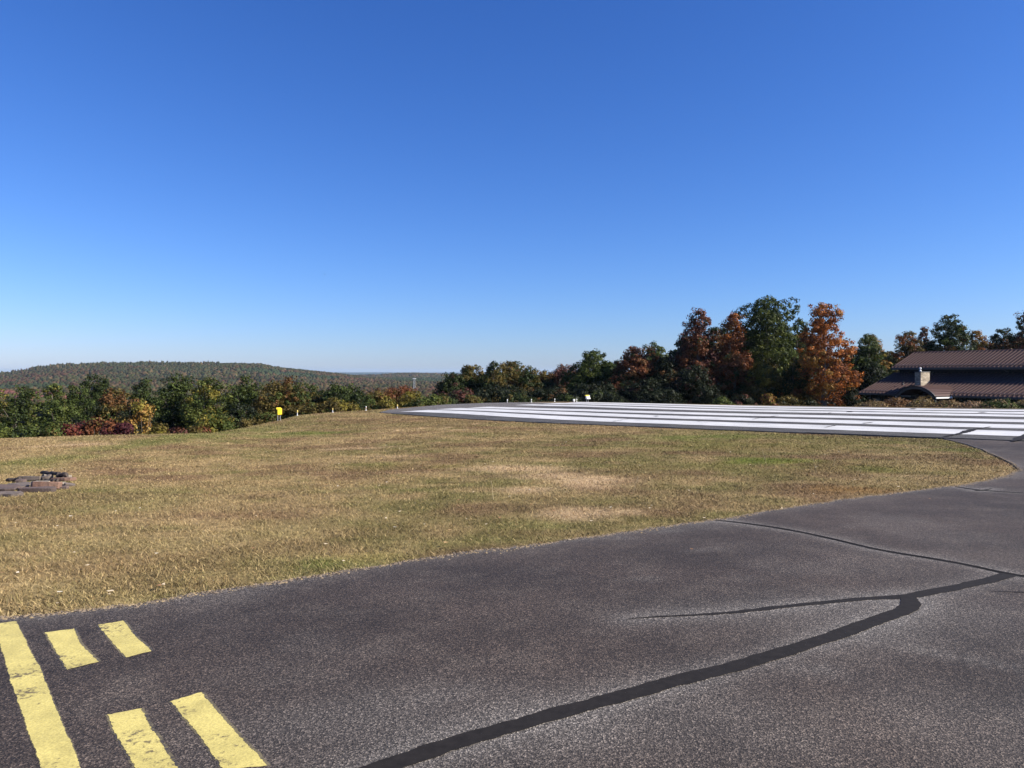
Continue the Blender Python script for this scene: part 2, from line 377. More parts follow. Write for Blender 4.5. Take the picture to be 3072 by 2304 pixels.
# ------------------------------------------------------------------ taxiway
tx = np.concatenate([np.arange(-45, -6, 1.5), np.arange(-6, 14, 0.06), np.arange(14, 45, 1.0)])
tt = np.concatenate([[0, 0.0, 0.02, 0.05, 0.09, 0.14, 0.2], np.arange(0.28, 7, 0.09), np.arange(7, 14, 0.5), np.arange(14, 44, 3.0)])
seams_px = [  # pixels on the photograph, total widths in metres
    ([(2105, 1565), (2150, 1566), (2212, 1573), (2327, 1590), (2420, 1606), (2512, 1627), (2604, 1650), (2697, 1668), (2789, 1682), (2882, 1698), (2974, 1719), (3020, 1731), (3072, 1738), (3300, 1765)], [.03, .05, .06, .065, .07, .06, .06, .065, .06, .06, .065, .10, .085, .08]),
    ([(3020, 1733), (2950, 1754), (2858, 1775), (2789, 1788), (2720, 1800), (2604, 1804), (2466, 1819), (2327, 1833), (2188, 1848), (2050, 1857), (1950, 1861), (1880, 1868)], [.12, .115, .11, .105, .10, .075, .065, .055, .045, .03, .018, .006]),
    ([(2715, 1796), (2738, 1812), (2738, 1830), (2700, 1849), (2604, 1884), (2466, 1930), (2327, 1973), (2222, 2005), (2083, 2044), (1944, 2082), (1800, 2122), (1667, 2160), (1528, 2200), (1389, 2242), (1208, 2304), (1000, 2385)], [.10, .12, .125, .12, .12, .115, .12, .115, .12, .115, .11, .115, .11, .11, .115, .11]),
    ([(2868, 1464), (2928, 1474), (2980, 1478), (3072, 1484), (3300, 1500)], [.05, .09, .05, .045, .04]),
    ([(2975, 1470), (2950, 1476), (2925, 1477)], [.02, .06, .05]),
    ([(2950, 1783), (3010, 1786), (3072, 1787), (3250, 1792)], [.004, .012, .016, .02])]
seams = [([at(*p) for p in pts], ws) for pts, ws in seams_px]
def polydist(X, Y, pts):
    best = np.full(X.shape, 1e9)
    for (ax, ay), (bx, by) in zip(pts[:-1], pts[1:]):
        dx, dy = bx - ax, by - ay; t = np.clip(((X - ax) * dx + (Y - ay) * dy) / (dx * dx + dy * dy + 1e-9), 0, 1)
        best = np.minimum(best, np.hypot(X - ax - t * dx, Y - ay - t * dy))
    return best
E0 = edge(tx)
X2 = np.repeat(tx[None, :], len(tt), 0); Y2 = E0[None, :] - tt[:, None]
Z2 = Gz(X2, Y2) + 0.022; Z2[0] -= 0.05
bl = 0.65 * np.exp(-tt / 0.06)[:, None] * vnoise(X2 * 4, Y2 * 4, 9) + 0.3 * np.exp(-tt / 0.25)[:, None]
for i, (pts, ws) in enumerate(seams[:5]):
    d = polydist(X2, Y2, pts); bl = bl + (0.75 if i != 1 else 0.55) * np.exp(-np.maximum(d - 0.05, 0) / 0.09) * (0.45 + 1.0 * fbm(X2 * 2.1, Y2 * 2.1, 15 + i, 3))
gx, gy = at(2640, 1850); bl = bl + 0.35 * np.exp(-((X2 - gx) / 1.2) ** 2 - ((Y2 - gy) / 0.5) ** 2)
gx, gy = at(1560, 2190); bl = bl + 0.45 * np.exp(-((X2 - gx) / 1.3) ** 2 - ((Y2 - gy) / 0.45) ** 2) * (0.4 + fbm(X2 * 3, Y2 * 3, 77, 3))
for (qx, qy, la, lb, th, am) in [(2790, 1965, .35, .012, -.6, .28), (2960, 2000, .35, .012, -.5, .25), (2400, 2025, .09, .05, 0, .5), (2490, 2030, .08, .05, 0, .45), (2010, 1600, .16, .06, .3, .5), (2120, 1657, .2, .05, .2, .35), (1940, 1745, .12, .04, 0, .35), (2240, 1745, .12, .05, 0, .3), (1330, 2100, .2, .05, .4, .3), (2560, 1585, .12, .06, 0, .35), (1870, 1620, .14, .06, 0, .25)]:
    gx, gy = at(qx, qy); ca, sa = math.cos(th), math.sin(th); ax_ = (X2 - gx) * ca + (Y2 - gy) * sa; ay_ = -(X2 - gx) * sa + (Y2 - gy) * ca
    bl = bl + am * np.exp(-(ax_ / la) ** 2 - (ay_ / (lb + .04)) ** 2) * (0.4 + vnoise(X2 * 9, Y2 * 9, 55))
bl = bl + 0.18 * sstep(0.5, 0.8, fbm(X2 * 0.9, Y2 * 0.9, 88, 4))
taxi = mesh_np('taxiway', np.stack([X2, Y2, Z2], -1).reshape(-1, 3), grid_faces(*X2.shape)[:, ::-1], TAXI, attrs={'bleach': np.clip(bl, 0, 0.9).ravel()}, smooth=False)
tag(taxi, 'weathered purple grey asphalt taxiway curving along the lawn', kind='structure')

def ribbon(pts, ws, dz, name, mat, parent, step=0.03, jit=0.006, sd=0):
    P = [Vector((x, y)) for x, y in pts]; L = [0]
    for a, b in zip(P[:-1], P[1:]): L.append(L[-1] + (b - a).length)
    n = max(6, int(L[-1] / step)); s = np.linspace(0, L[-1], n)
    x = np.interp(s, L, [p.x for p in P]); y = np.interp(s, L, [p.y for p in P]); w = np.interp(s, L, ws)
    k = max(1, int(0.12 / step)); ker = np.ones(2 * k + 1) / (2 * k + 1)
    if n > 4 * k + 2:
        x[k:-k] = np.convolve(x, ker, 'valid'); y[k:-k] = np.convolve(y, ker, 'valid')
    tx_, ty_ = np.gradient(x), np.gradient(y); l = np.hypot(tx_, ty_) + 1e-9; nx, ny = -ty_ / l, tx_ / l
    wob = 0.02 * (fbm(s * 1.4, s * 0 + sd, 5 + sd, 3) - 0.5) * 2; x = x + nx * wob; y = y + ny * wob
    j1 = jit * (vnoise(s * 14, s * 0, sd + 1) - .5) * 2 + jit * (vnoise(s * 60, s * 0, sd + 11) - .5); j2 = jit * (vnoise(s * 13, s * 0, sd + 2) - .5) * 2 + jit * (vnoise(s * 55, s * 0, sd + 12) - .5)
    a = np.stack([x + nx * (w / 2 + j1 * (w > .02)), y + ny * (w / 2 + j1 * (w > .02))], -1); b = np.stack([x - nx * (w / 2 + j2 * (w > .02)), y - ny * (w / 2 + j2 * (w > .02))], -1)
    m = (a + b) / 2
    rows = np.stack([a, m, b], 1)
    X, Y = rows[..., 0], rows[..., 1]; Z = Gz(X, Y) + dz
    f = grid_faces(n, 3)
    co = np.stack([X, Y, Z], -1).reshape(-1, 3)
    # faces up
    v0, v1, v2 = co[f[0][0]], co[f[0][1]], co[f[0][2]]
    if np.cross(v1 - v0, v2 - v1)[2] < 0: f = f[:, ::-1]
    return mesh_np(name, co, f, mat, parent)
for i, (pts, ws) in enumerate(seams):
    ribbon(pts, ws, 0.0236 + 0.0007 * i, 'crack_sealant', TAR, taxi, jit=0.0065, sd=i * 3)

CRACK = simple('open_crack', (0.006, 0.005, 0.005), 0.95, var=0.1, spec=0.05)
pts, ws = seams[0]; ribbon([(x, y + .008) for x, y in pts[1:]], [.008, .014, .018, .010, .02, .012, .016, .02, .012, .018, .012, .016, .01], 0.0290, 'open_crack', CRACK, taxi, jit=0.005, sd=91)
pts, ws = seams[3]; ribbon(pts[1:4], [.02, .012, .012], 0.0290, 'open_crack', CRACK, taxi, jit=0.004, sd=92)
bars = [([(-22, 1884), (49, 1875), (102, 1987), (120, 2020), (180, 2165), (236, 2304), (300, 2450)], [(-22, 1884), (0, 1942), (30, 2050), (70, 2170), (118, 2304), (160, 2440)]),
        ([(222, 1898), (240, 1942), (295, 1999)], [(136, 1910), (160, 1952), (200, 2023)]),
        ([(370, 1873), (405, 1920), (455, 1967)], [(293, 1886), (335, 1938), (378, 1985)]),
        ([(423, 2141), (455, 2205), (521, 2304), (560, 2365)], [(323, 2160), (350, 2225), (397, 2304), (440, 2385)]),
        ([(602, 2092), (690, 2195), (783, 2294), (800, 2315)], [(511, 2119), (590, 2212), (655, 2304), (672, 2330)])]
blabels = ['long worn yellow bar running down the left edge of the frame', 'short yellow bar beside the top of the long bar', 'short yellow bar farthest from the long bar in the upper pair', 'yellow bar with worn base nearest the long bar in the lower pair', 'yellow bar farthest from the long bar in the lower pair']
def resamp(pts, n):
    P = np.array(pts); L = np.concatenate([[0], np.cumsum(np.hypot(*(np.diff(P, axis=0).T)))]); s = np.linspace(0, L[-1], n)
    return np.stack([np.interp(s, L, P[:, 0]), np.interp(s, L, P[:, 1])], -1)
for i, (ra, lb) in enumerate(bars):
    for ghost in (1, 0):
        n = 260; A = resamp([at(*p) for p in ra], n); B = resamp([at(*p) for p in lb], n)
        d = A - B; wd = np.hypot(d[:, 0], d[:, 1])[:, None]; d = d / wd
        s = np.arange(n)
        g = (0.010 if i else 0.004) * ghost
        ja = 0.007 * (vnoise(s * .13, s * 0, 5 + i) - .5) + 0.006 * (vnoise(s * .9, s * 0, 15 + i) - .5)
        jb = 0.007 * (vnoise(s * .13, s * 0, 25 + i) - .5) + 0.006 * (vnoise(s * .9, s * 0, 35 + i) - .5)
        A = A + d * (ja[:, None] + g * 1.5); B = B - d * (jb[:, None] + g)
        rows = np.stack([B + (A - B) * t for t in np.linspace(0, 1, 9)], 1)
        dirv = (A[0] + B[0] - A[-1] - B[-1]); dirv = dirv / np.hypot(*dirv)
        jj = 0.012 * (vnoise(np.arange(9) * .9, np.zeros(9), 50 + i) - .5)
        rows[0] += dirv * jj[:, None]; rows[-1] -= dirv * jj[:, None]
        X, Y = rows[..., 0], rows[..., 1]; Z = Gz(X, Y) + (0.0228 if ghost else 0.0238)
        co = np.stack([X, Y, Z], -1).reshape(-1, 3); f = grid_faces(n, 9)
        if np.cross(co[f[0][1]] - co[f[0][0]], co[f[0][2]] - co[f[0][1]])[2] < 0: f = f[:, ::-1]
        o = mesh_np('old_paint_edge' if ghost else 'painted_bar', co, f, OLDY if ghost else YELLOW, taxi)
        if not ghost: tag(o, blabels[i])

# ------------------------------------------------------------------ runway
ss = np.concatenate([np.arange(-60, 0, 3.0), np.arange(0, 49.01, 0.5)])
tv = np.concatenate([[0, 0], np.linspace(0.004, 1, 48)])
nv, fv = near_v(ss), far_v(ss)
jn = 0.10 * (vnoise(ss * 1.7, ss * 0, 3) - 0.5)
V = (nv + jn * (ss > 11))[:, None] * (1 - tv)[None, :] + fv[:, None] * tv[None, :]
S = np.repeat(ss[:, None], len(tv), 1)
X3, Y3 = rw(S, V); Z3 = Gz(X3, Y3) + 0.035
Z3[:, 0] = Z3[:, 0] - 0.12
runway = mesh_np('runway', np.stack([X3, Y3, Z3], -1).reshape(-1, 3), grid_faces(*X3.shape)[:, ::-1], RUNW, attrs={'bleach': np.clip(0.75 * sstep(37, 43, S + 0.3 * (V - 30)) + 0.4 * sstep(47.0, 47.8, V) + 0.25 * sstep(37.3, 38.2, V) * (1 - sstep(38.6, 39.4, V)), 0, 0.8)})
tag(runway, 'grey asphalt runway end with broad white threshold bars', kind='structure')
def rstrip(name, s0, s1, v0, v1, dz, mat, jit=0.0, sd=0, label=None, bend=0.0):
    s = np.linspace(s0, s1, max(8, int((s1 - s0) / 0.25))); v = np.linspace(0, 1, 9)
    a = v0 + jit * (vnoise(s * 2.5, s * 0, sd) - .5); b = v1 + jit * (vnoise(s * 2.5, s * 0, sd + 1) - .5)
    a = a + bend * sstep(20, s1, s); b = b + bend * sstep(20, s1, s)
    V = a[:, None] * (1 - v) + b[:, None] * v; S_ = np.repeat(s[:, None], 9, 1)
    X, Y = rw(S_, V); Z = Gz(X, Y) + dz
    o = mesh_np(name, np.stack([X, Y, Z], -1).reshape(-1, 3), grid_faces(len(s), 9)[:, ::-1], mat, runway)
    if label: tag(o, label)
    return o
SV = [(27.35, 29.7), (31.1, 33.4), (35.0, 37.1), (39.3, 41.3), (42.2, 44.1), (45.0, 46.9)]
sl = ['white threshold bar nearest the lawn', 'second white threshold bar from the lawn', 'third white threshold bar, before the wide centre gap', 'fourth white threshold bar, just past the wide centre gap', 'fifth white threshold bar from the lawn', 'white threshold bar farthest from the lawn']
for i, ((a, b), (ex_, ey_)) in enumerate(zip(SV, [(1200, 1237.4), (1304, 1230), (1403, 1225), (1542, 1217), (1628, 1213), (1694, 1210)])):
    qx, qy = at(ex_, ey_, 80); rstrip('threshold_stripe', -5, (qy - qx) * 0.70711, a, b, 0.045, WHITE, 0.05, i * 2, sl[i], (qx + qy) * 0.70711 - a)
rstrip('pavement_joint', -8, 11.5, 25.62, 25.75, 0.042, TAR, 0.06, 33)
rcr = [([(2835, 1314), (2885, 1304), (2905, 1297), (2925, 1291), (2975, 1284)], [.12, .16, .34, .16, .05]), ([(3040, 1328), (3062, 1319), (3085, 1308)], [.1, .3, .3]), ([(2475, 1286), (2512, 1279)], [.06, .10]), ([(2258, 1261), (2290, 1255), (2336, 1250)], [.05, .12, .05]),
       ([(2452, 1247), (2494, 1241)], [.06, .06]), ([(2547, 1239), (2558, 1236)], [.25, .35]), ([(2940, 1240), (2955, 1241)], [.25, .3]), ([(2590, 1274), (2615, 1271)], [.12, .12]), ([(1838, 1268), (1885, 1260)], [.05, .05]), ([(1965, 1251), (1973, 1252)], [.18, .18]),
       ([(1930, 1235), (1955, 1232)], [.08, .08]), ([(2095, 1268), (2110, 1266)], [.1, .06]), ([(2735, 1230), (2744, 1229)], [.3, .3])]
for i, (pts, ws) in enumerate(rcr): ribbon([at(*p) for p in pts], ws, 0.050 + 0.001 * i, 'crack_sealant', TAR, runway, step=0.15, jit=0.03, sd=40 + i)

# ------------------------------------------------------------------ grass blades
def blades(n, y0, y1, h0, h1, w0, seed, pw=1.0):
    r = np.random.default_rng(seed)
    Y = (y0 ** .5 + (y1 ** .5 - y0 ** .5) * r.random(n)) ** 2; X = Y * (r.random(n) * 1.62 - 0.81)
    ok = (Y > edge(X) - 0.03 + 0.05 * r.random(n)) & (Y < np.interp(X / Y, _cu, _cY) + 1.5)
    v = (X + Y) * 0.70711; s = (Y - X) * 0.70711
    ok &= ~((v > near_v(s) - 0.04) & (s < 49.5))
    dens = fbm(X * 1.6, Y * 1.6, 91, 3); ok &= r.random(n) < 0.35 + 1.3 * dens
    X, Y = X[ok], Y[ok]; n = len(X); r2 = r
    c = lawn(X, Y)
    k = r2.random(n); var = 0.66 + 0.72 * r2.random(n)
    straw = np.array((0.48, 0.36, 0.18)); dead = np.array((0.18, 0.10, 0.045)); grn = np.array((0.11, 0.13, 0.03))
    c = np.where((k < 0.20)[:, None], c * 0.55 + straw * 0.45, c); c = np.where(((k > 0.2) & (k < 0.30))[:, None], c * 0.55 + dead * 0.45, c); c = np.where(((k > 0.36) & (k < 0.50))[:, None], c * 0.7 + grn * 0.3, c)
    c = c * var[:, None]
    gness = np.clip((c[:, 1] / (c[:, 0] + 1e-6) - 0.95) * 2, 0, 1)
    h = (h0 + (h1 - h0) * r2.random(n)) * (0.7 + 0.8 * fbm(X * 2.2, Y * 2.2, 93, 2)) * (1 + 0.35 * gness); wd = w0 * (0.6 + 0.8 * r2.random(n)) * np.maximum(1, Y / 9.0)
    a = r2.random(n) * 2 * np.pi; la = r2.random(n) * 2 * np.pi; lean = h * (0.5 + 1.5 * r2.random(n))
    z = Gz(X, Y) - 0.004
    dx, dy = np.cos(a) * wd / 2, np.sin(a) * wd / 2
    lx, ly = np.cos(la) * lean, np.sin(la) * lean
    p0 = np.stack([X - dx, Y - dy, z], -1); p1 = np.stack([X + dx, Y + dy, z], -1)
    p2 = np.stack([X + dx * .7 + lx * .45, Y + dy * .7 + ly * .45, z + h * .62], -1); p3 = np.stack([X + lx, Y + ly, z + h * (0.95 - 0.1 * r2.random(n))], -1); p4 = np.stack([X - dx * .7 + lx * .45, Y - dy * .7 + ly * .45, z + h * .62], -1)
    co = np.stack([p0, p1, p2, p3, p4], 1).reshape(-1, 3)
    i = np.arange(n)[:, None] * 5
    return co, np.concatenate([i, i + 1, i + 2, i + 4], 1), np.concatenate([i + 4, i + 2, i + 3], 1), np.repeat(c, 5, 0)
parts = [blades(950000, 4.3, 68, 0.014, 0.040, 0.0055, 1)]
co = []; fq = []; ft = []; cc = []; b = 0
for p in parts:
    co.append(p[0]); fq.append(p[1] + b); ft.append(p[2] + b); cc.append(p[3]); b += len(p[0])
gs = mesh_np('grass', np.concatenate(co), [np.concatenate(fq), np.concatenate(ft)], BLADE, col=np.concatenate(cc))
tag(gs, 'short dry mown grass, straw and olive with a few green patches', 'grass', kind='stuff')

# crumbs of gravel and thatch along the asphalt edge
r = np.random.default_rng(77); n = 7000
X = -5 + 17 * r.random(n) ** 1.6; e_ = edge(X); off = 0.03 + np.abs(r.normal(size=n)) * 0.055 * (0.3 + 1.4 * vnoise(X * 1.8, X * 0, 8)); Y = e_ - off + 0.06
ok = (X + Y) * .7071 < 25.2; X, Y = X[ok], Y[ok]; n = len(X); sz = 0.004 + 0.009 * r.random(n) ** 2; z = Gz(X, Y) + 0.022
a = r.random(n) * 6.28; vs = []
for (kx, ky, kz) in [(-1.6, 0, 0), (.5, -.8, 0), (1.1, .5, 0), (-.4, .9, 0), (0, 0, .9)]:
    vs.append(np.stack([X + sz * (kx * np.cos(a) - ky * np.sin(a)), Y + sz * (kx * np.sin(a) + ky * np.cos(a)), z + sz * kz], -1))
co = np.stack(vs, 1).reshape(-1, 3); i = np.arange(n)[:, None, None] * 5; f = (i + np.array([(0, 1, 4), (1, 2, 4), (2, 3, 4), (3, 0, 4)])[None]).reshape(-1, 3)
pal = np.array([(0.22, 0.17, 0.12), (0.14, 0.115, 0.09), (0.28, 0.21, 0.12), (0.07, 0.055, 0.045)]); cc = pal[r.integers(0, 4, n)]
o = mesh_np('gravel', co, f, BLADE, col=np.repeat(cc, 5, 0)); tag(o, 'pale gravel crumbs and thatch along the ragged asphalt edge', 'gravel', kind='stuff')

# tall seed stalks
st = MB()
for (px, py) in [(2300, 1395), (2295, 1380), (2760, 1350), (2690, 1390), (1110, 1190 + 150), (2340, 1372), (2500, 1400), (2620, 1385), (1900, 1480), (2810, 1385), (2450, 1420), (1480, 1500), (2730, 1342), (2865, 1356)]:
    x, y = at(px, py); z = float(Gz(x, y)); h = random.uniform(.15, .3); lx = random.uniform(-.08, .08)
    st.tube([(x, y, z), (x + lx * .5, y, z + h * .6), (x + lx, y, z + h)], [.004, .003, .006], 4)
o = st.build('seed_grass', simple('seed_stalk', (0.42, 0.33, 0.18), 0.8)); tag(o, 'scattered tall dry seed stalks standing above the mown lawn', 'grass', kind='stuff')

# fallen leaves
n = 420; r = np.random.default_rng(5)
Y = 4.6 + 28 * r.random(n) ** 1.2; X = Y * (r.random(n) * 1.5 - 0.75)
ok = (Y > edge(X) - 0.25) & ((X + Y) * .7071 < 25.0); X, Y = X[ok], Y[ok]; n = len(X)
ext = [at(px, py) for px, py in [(490, 1770), (2590, 1430), (280, 1230 + 180), (1330, 1260), (2075, 1660), (2790, 1505), (480, 1772)]]
X = np.concatenate([X, [e[0] for e in ext]]); Y = np.concatenate([Y, [e[1] for e in ext]]); n = len(X)
z = Gz(X, Y) + 0.035 + 0.012 * r.random(n); a = r.random(n) * 6.28; sz = 0.012 + 0.02 * r.random(n)
qs = []
for kx, ky, kz in [(-1, 0, 0.3), (-.3, -.6, 0), (1, -.1, .35), (.2, .7, .1)]:
    qs.append(np.stack([X + sz * (kx * np.cos(a) - ky * np.sin(a)), Y + sz * (kx * np.sin(a) + ky * np.cos(a)), z + sz * kz * (r.random(n))], -1))
co = np.stack(qs, 1).reshape(-1, 3); i = np.arange(n)[:, None] * 4
pal = np.array([(0.62, 0.50, 0.33), (0.45, 0.28, 0.13), (0.30, 0.16, 0.08), (0.66, 0.58, 0.44)])
lc = pal[r.integers(0, 4, n)]
o = mesh_np('fallen_leaves', co, i + np.arange(4)[None, :], BLADE, col=np.repeat(lc, 4, 0)); tag(o, 'pale curled fallen leaves scattered over the lawn', 'leaves', kind='stuff')

# ------------------------------------------------------------------ trees
C = {'dk_shade': (0.016, 0.024, 0.011), 'dk': (0.029, 0.046, 0.015), 'mid': (0.052, 0.078, 0.019), 'lite': (0.088, 0.116, 0.027), 'yg': (0.143, 0.136, 0.026), 'ol': (0.097, 0.084, 0.024), 'br': (0.118, 0.068, 0.026), 'rust': (0.135, 0.058, 0.026),  # the first, near-black green has the wood's deep shade put into the leaf colour
     'org': (0.300, 0.120, 0.030), 'gold': (0.270, 0.170, 0.045), 'yel': (0.270, 0.215, 0.055), 'red': (0.120, 0.035, 0.028), 'pur': (0.085, 0.030, 0.035), 'gry': (0.126, 0.088, 0.074), 'mar': (0.092, 0.044, 0.033)}
def crown(base, H, rx, ry, cols, rg, z_lo=0.06, taper=0.5, nl=9, leaf=0.16, dens=1.0, open_=0.0, dome=0.0):
    """leaf-sized faces in clumps over several lobes; cols: [(colour, weight)]; taper: 1 = pointed top, 0 = broad; returns mesh data and lobe centres"""
    lob = []
    for i in range(nl):
        t = (i + 0.5) / nl; zz = z_lo + (0.90 - z_lo) * t
        env = math.sin(math.pi * min(1, max(0.0, 0.16 + 0.84 * (1 - t) ** (0.55 + 0.6 * taper)))) if taper > .6 else math.sqrt(max(0.05, 1 - ((zz - 0.45) / 0.60) ** 2))
        if taper > .6: env = max(0.25, (1 - t) ** 0.6 * 0.95 + 0.05) * min(1, 0.65 + t * 1.6)
        ang = i * 2.4 + rg.random() * 0.8; rr = env * (0.42 + 0.30 * rg.random())
        lr = (0.36 + 0.16 * rg.random()) * (0.55 + 0.55 * env)
        lob.append((math.cos(ang) * rr * rx, math.sin(ang) * rr * ry, zz * H, lr * rx, lr * ry, max(lr * (rx + ry) / 2 * 0.85, 0.10 * H)))
    lob.append((0, 0, 0.86 * H, 0.34 * rx, 0.34 * ry, 0.13 * H)); lob.append((0, 0, 0.45 * H, 0.60 * rx, 0.60 * ry, 0.34 * H))
    cs = []; cn = []; 
    for (x, y, z, a, b_, c_) in lob:
        m = int(max(10, 36 * (a * b_ + a * c_ + b_ * c_) / 3 * dens))
        d = rg.normal(size=(m, 3)); d /= np.linalg.norm(d, axis=1)[:, None]
        rad = (0.62 + 0.45 * rg.random(m)) ; rad = np.where(rg.random(m) < 0.12, rad * 1.14, rad)
        cs.append(np.array((x, y, z)) + d * rad[:, None] * np.array((a, b_, c_))); cn.append(d)
    cs = np.concatenate(cs); cn = np.concatenate(cn)
    for ax, rr_ in ((0, rx), (1, ry)):
        k_ = max(0.6, rr_ * 0.96 / np.percentile(np.abs(cs[:, ax]), 97)); cs[:, ax] *= k_; lob = [tuple(v * k_ if j in (ax, ax + 3) else v for j, v in enumerate(l)) for l in lob]
    z9 = np.percentile(cs[:, 2], 99.5); cs[:, 2] *= (H - 0.15) / z9
    cs[:, 2] = np.clip(cs[:, 2], 0.15, None)
    cs[:, 2] = np.where(cs[:, 2] > H, H - 0.25 * rg.random(len(cs)), cs[:, 2])
    if dome:
        rr2 = (cs[:, 0] / rx) ** 2 + (cs[:, 1] / ry) ** 2; cs[:, 2] *= 1 - min(dome, 1) + min(dome, 1) * np.clip(1.02 - rr2, 0.02, 1) ** (0.5 if dome < .8 else 0.9)
        cs[:, 2] *= (H - 0.12) / np.percentile(cs[:, 2], 99.3)
    if open_: k = rg.random(len(cs)) > open_; cs, cn = cs[k], cn[k]
    m = len(cs); q = int(36 / (leaf / 0.16) ** 1.3)
    w = np.array([c[1] for c in cols]); w = w / w.sum(); pal = np.array([C[c[0]] if isinstance(c[0], str) else c[0] for c in cols])
    ci = rg.choice(len(cols), size=m, p=w)
    # neighbouring clumps tend to share a colour
    nz = vnoise(cs[:, 0] * 0.6 + cs[:, 1] * 0.3 + base[0], cs[:, 2] * 0.6 + base[1], 3); ci2 = np.searchsorted(np.cumsum(w), np.clip((nz - 0.15) / 0.7, 0, 0.999)); ci = np.where(rg.random(m) < 0.6, ci2, ci)
    cc_ = pal[ci] * (0.75 + 0.5 * rg.random(m))[:, None]
    cr = (0.26 + 0.26 * rg.random(m))
    dd = rg.normal(size=(m * q, 3)); dd /= np.linalg.norm(dd, axis=1)[:, None]
    P = np.repeat(cs, q, 0) + dd * (0.35 + 0.65 * rg.random(m * q) ** 0.6)[:, None] * np.repeat(cr, q)[:, None] * np.array((1.0, 1.0, 0.78))
    nrm = np.repeat(cn, q, 0) * 0.35 + dd * 0.85 + rg.normal(size=(m * q, 3)) * 0.35 + np.array((0, 0, 0.25)); nrm /= np.linalg.norm(nrm, axis=1)[:, None]
    t1 = np.cross(nrm, rg.normal(size=nrm.shape)); t1 /= (np.linalg.norm(t1, axis=1)[:, None] + 1e-9); t2 = np.cross(nrm, t1)
    sz = leaf * (0.55 + 0.9 * rg.random(m * q))[:, None]
    lc = np.repeat(cc_, q, 0) * (0.6 + 0.8 * rg.random(m * q))[:, None]
    co = np.stack([P - t1 * sz * 0.6, P - t2 * sz * 0.36 + nrm * sz * .1, P + t1 * sz * 0.6, P + t2 * sz * 0.36 + nrm * sz * .1], 1).reshape(-1, 3)
    return co, np.repeat(lc, 4, 0), lob
def plant(name, px, top, wpx, Yd, cols, label, cat='tree', taper=0.4, trunk=True, sink=0.0, leaf=None, dens=1.0, open_=0.0, depth=1.0, group=None, zb=None, z_lo=0.06, nl=9, seed=0, dome=0.0):
    rg = np.random.default_rng(1000 + int(px) * 7 + int(top) + seed)
    X = (px - 1536) / 2307 * Yd; zt = CAM_H - (top - HOR) / 2307 * Yd; z0 = float(Gz(X, Yd)) - 0.15 if zb is None else zb
    H = zt - z0; r_ = wpx / 2 / 2307 * Yd
    leaf = leaf or 0.15 * (Yd / 70) ** 0.5
    co, lc, lob = crown((X, Yd), H, r_, r_ * depth, cols, rg, taper=taper, leaf=leaf, dens=dens, open_=open_, z_lo=z_lo, nl=nl, dome=dome)
    root = empty(name, (X, Yd, z0)); tag(root, label, cat, group)
    i = np.arange(len(co) // 4)[:, None] * 4 + np.arange(4)[None, :]
    mesh_np('crown', co, i, LEAF, root, col=lc)
    if trunk:
        m = MB(); tr = 0.018 * H + 0.05; b1, b2 = rg.normal() * .04 * H, rg.normal() * .03 * H
        pts = [(0, 0, -0.4), (b1 * .2, 0, H * .18), (b1 * .6, b2 * .3, H * .45), (b1, b2, H * .7), (b1 * .8, b2, H * .92)]
        m.tube(pts, [tr * 1.35, tr, tr * .75, tr * .45, tr * .12], 8)
        for (x, y, z, a, b_, c_) in lob[:-2]:
            zs = max(z - 0.22 * H, H * 0.08); t = zs / H; sx = np.interp(t, [0, .18, .45, .7, .92], [0, b1 * .2, b1 * .6, b1, b1 * .8]); sy = b2 * t
            m.tube([(sx, sy, zs), (sx * .5 + x * .5, sy * .5 + y * .5, zs * .4 + z * .6), (x * 1.15, y * 1.15, z + c_ * .4)], [tr * .42 * (1 - t * .5), tr * .25 * (1 - t * .5), .02], 5)
        m.build('trunk', BARK, root)
    else:
        m = MB()
        for q in range(6):
            a = q * 1.05 + rg.random(); m.tube([(0, 0, -.15), (math.cos(a) * r_ * .35, math.sin(a) * r_ * .35, H * .45), (math.cos(a) * r_ * .6, math.sin(a) * r_ * .6, H * .8)], [.035, .022, .008], 5)
        m.build('stem', BARK, root)
    return root
GL = 'trees along the slope below the lawn'; GC = 'trees beyond the runway'; GB = 'trees behind the lodge'
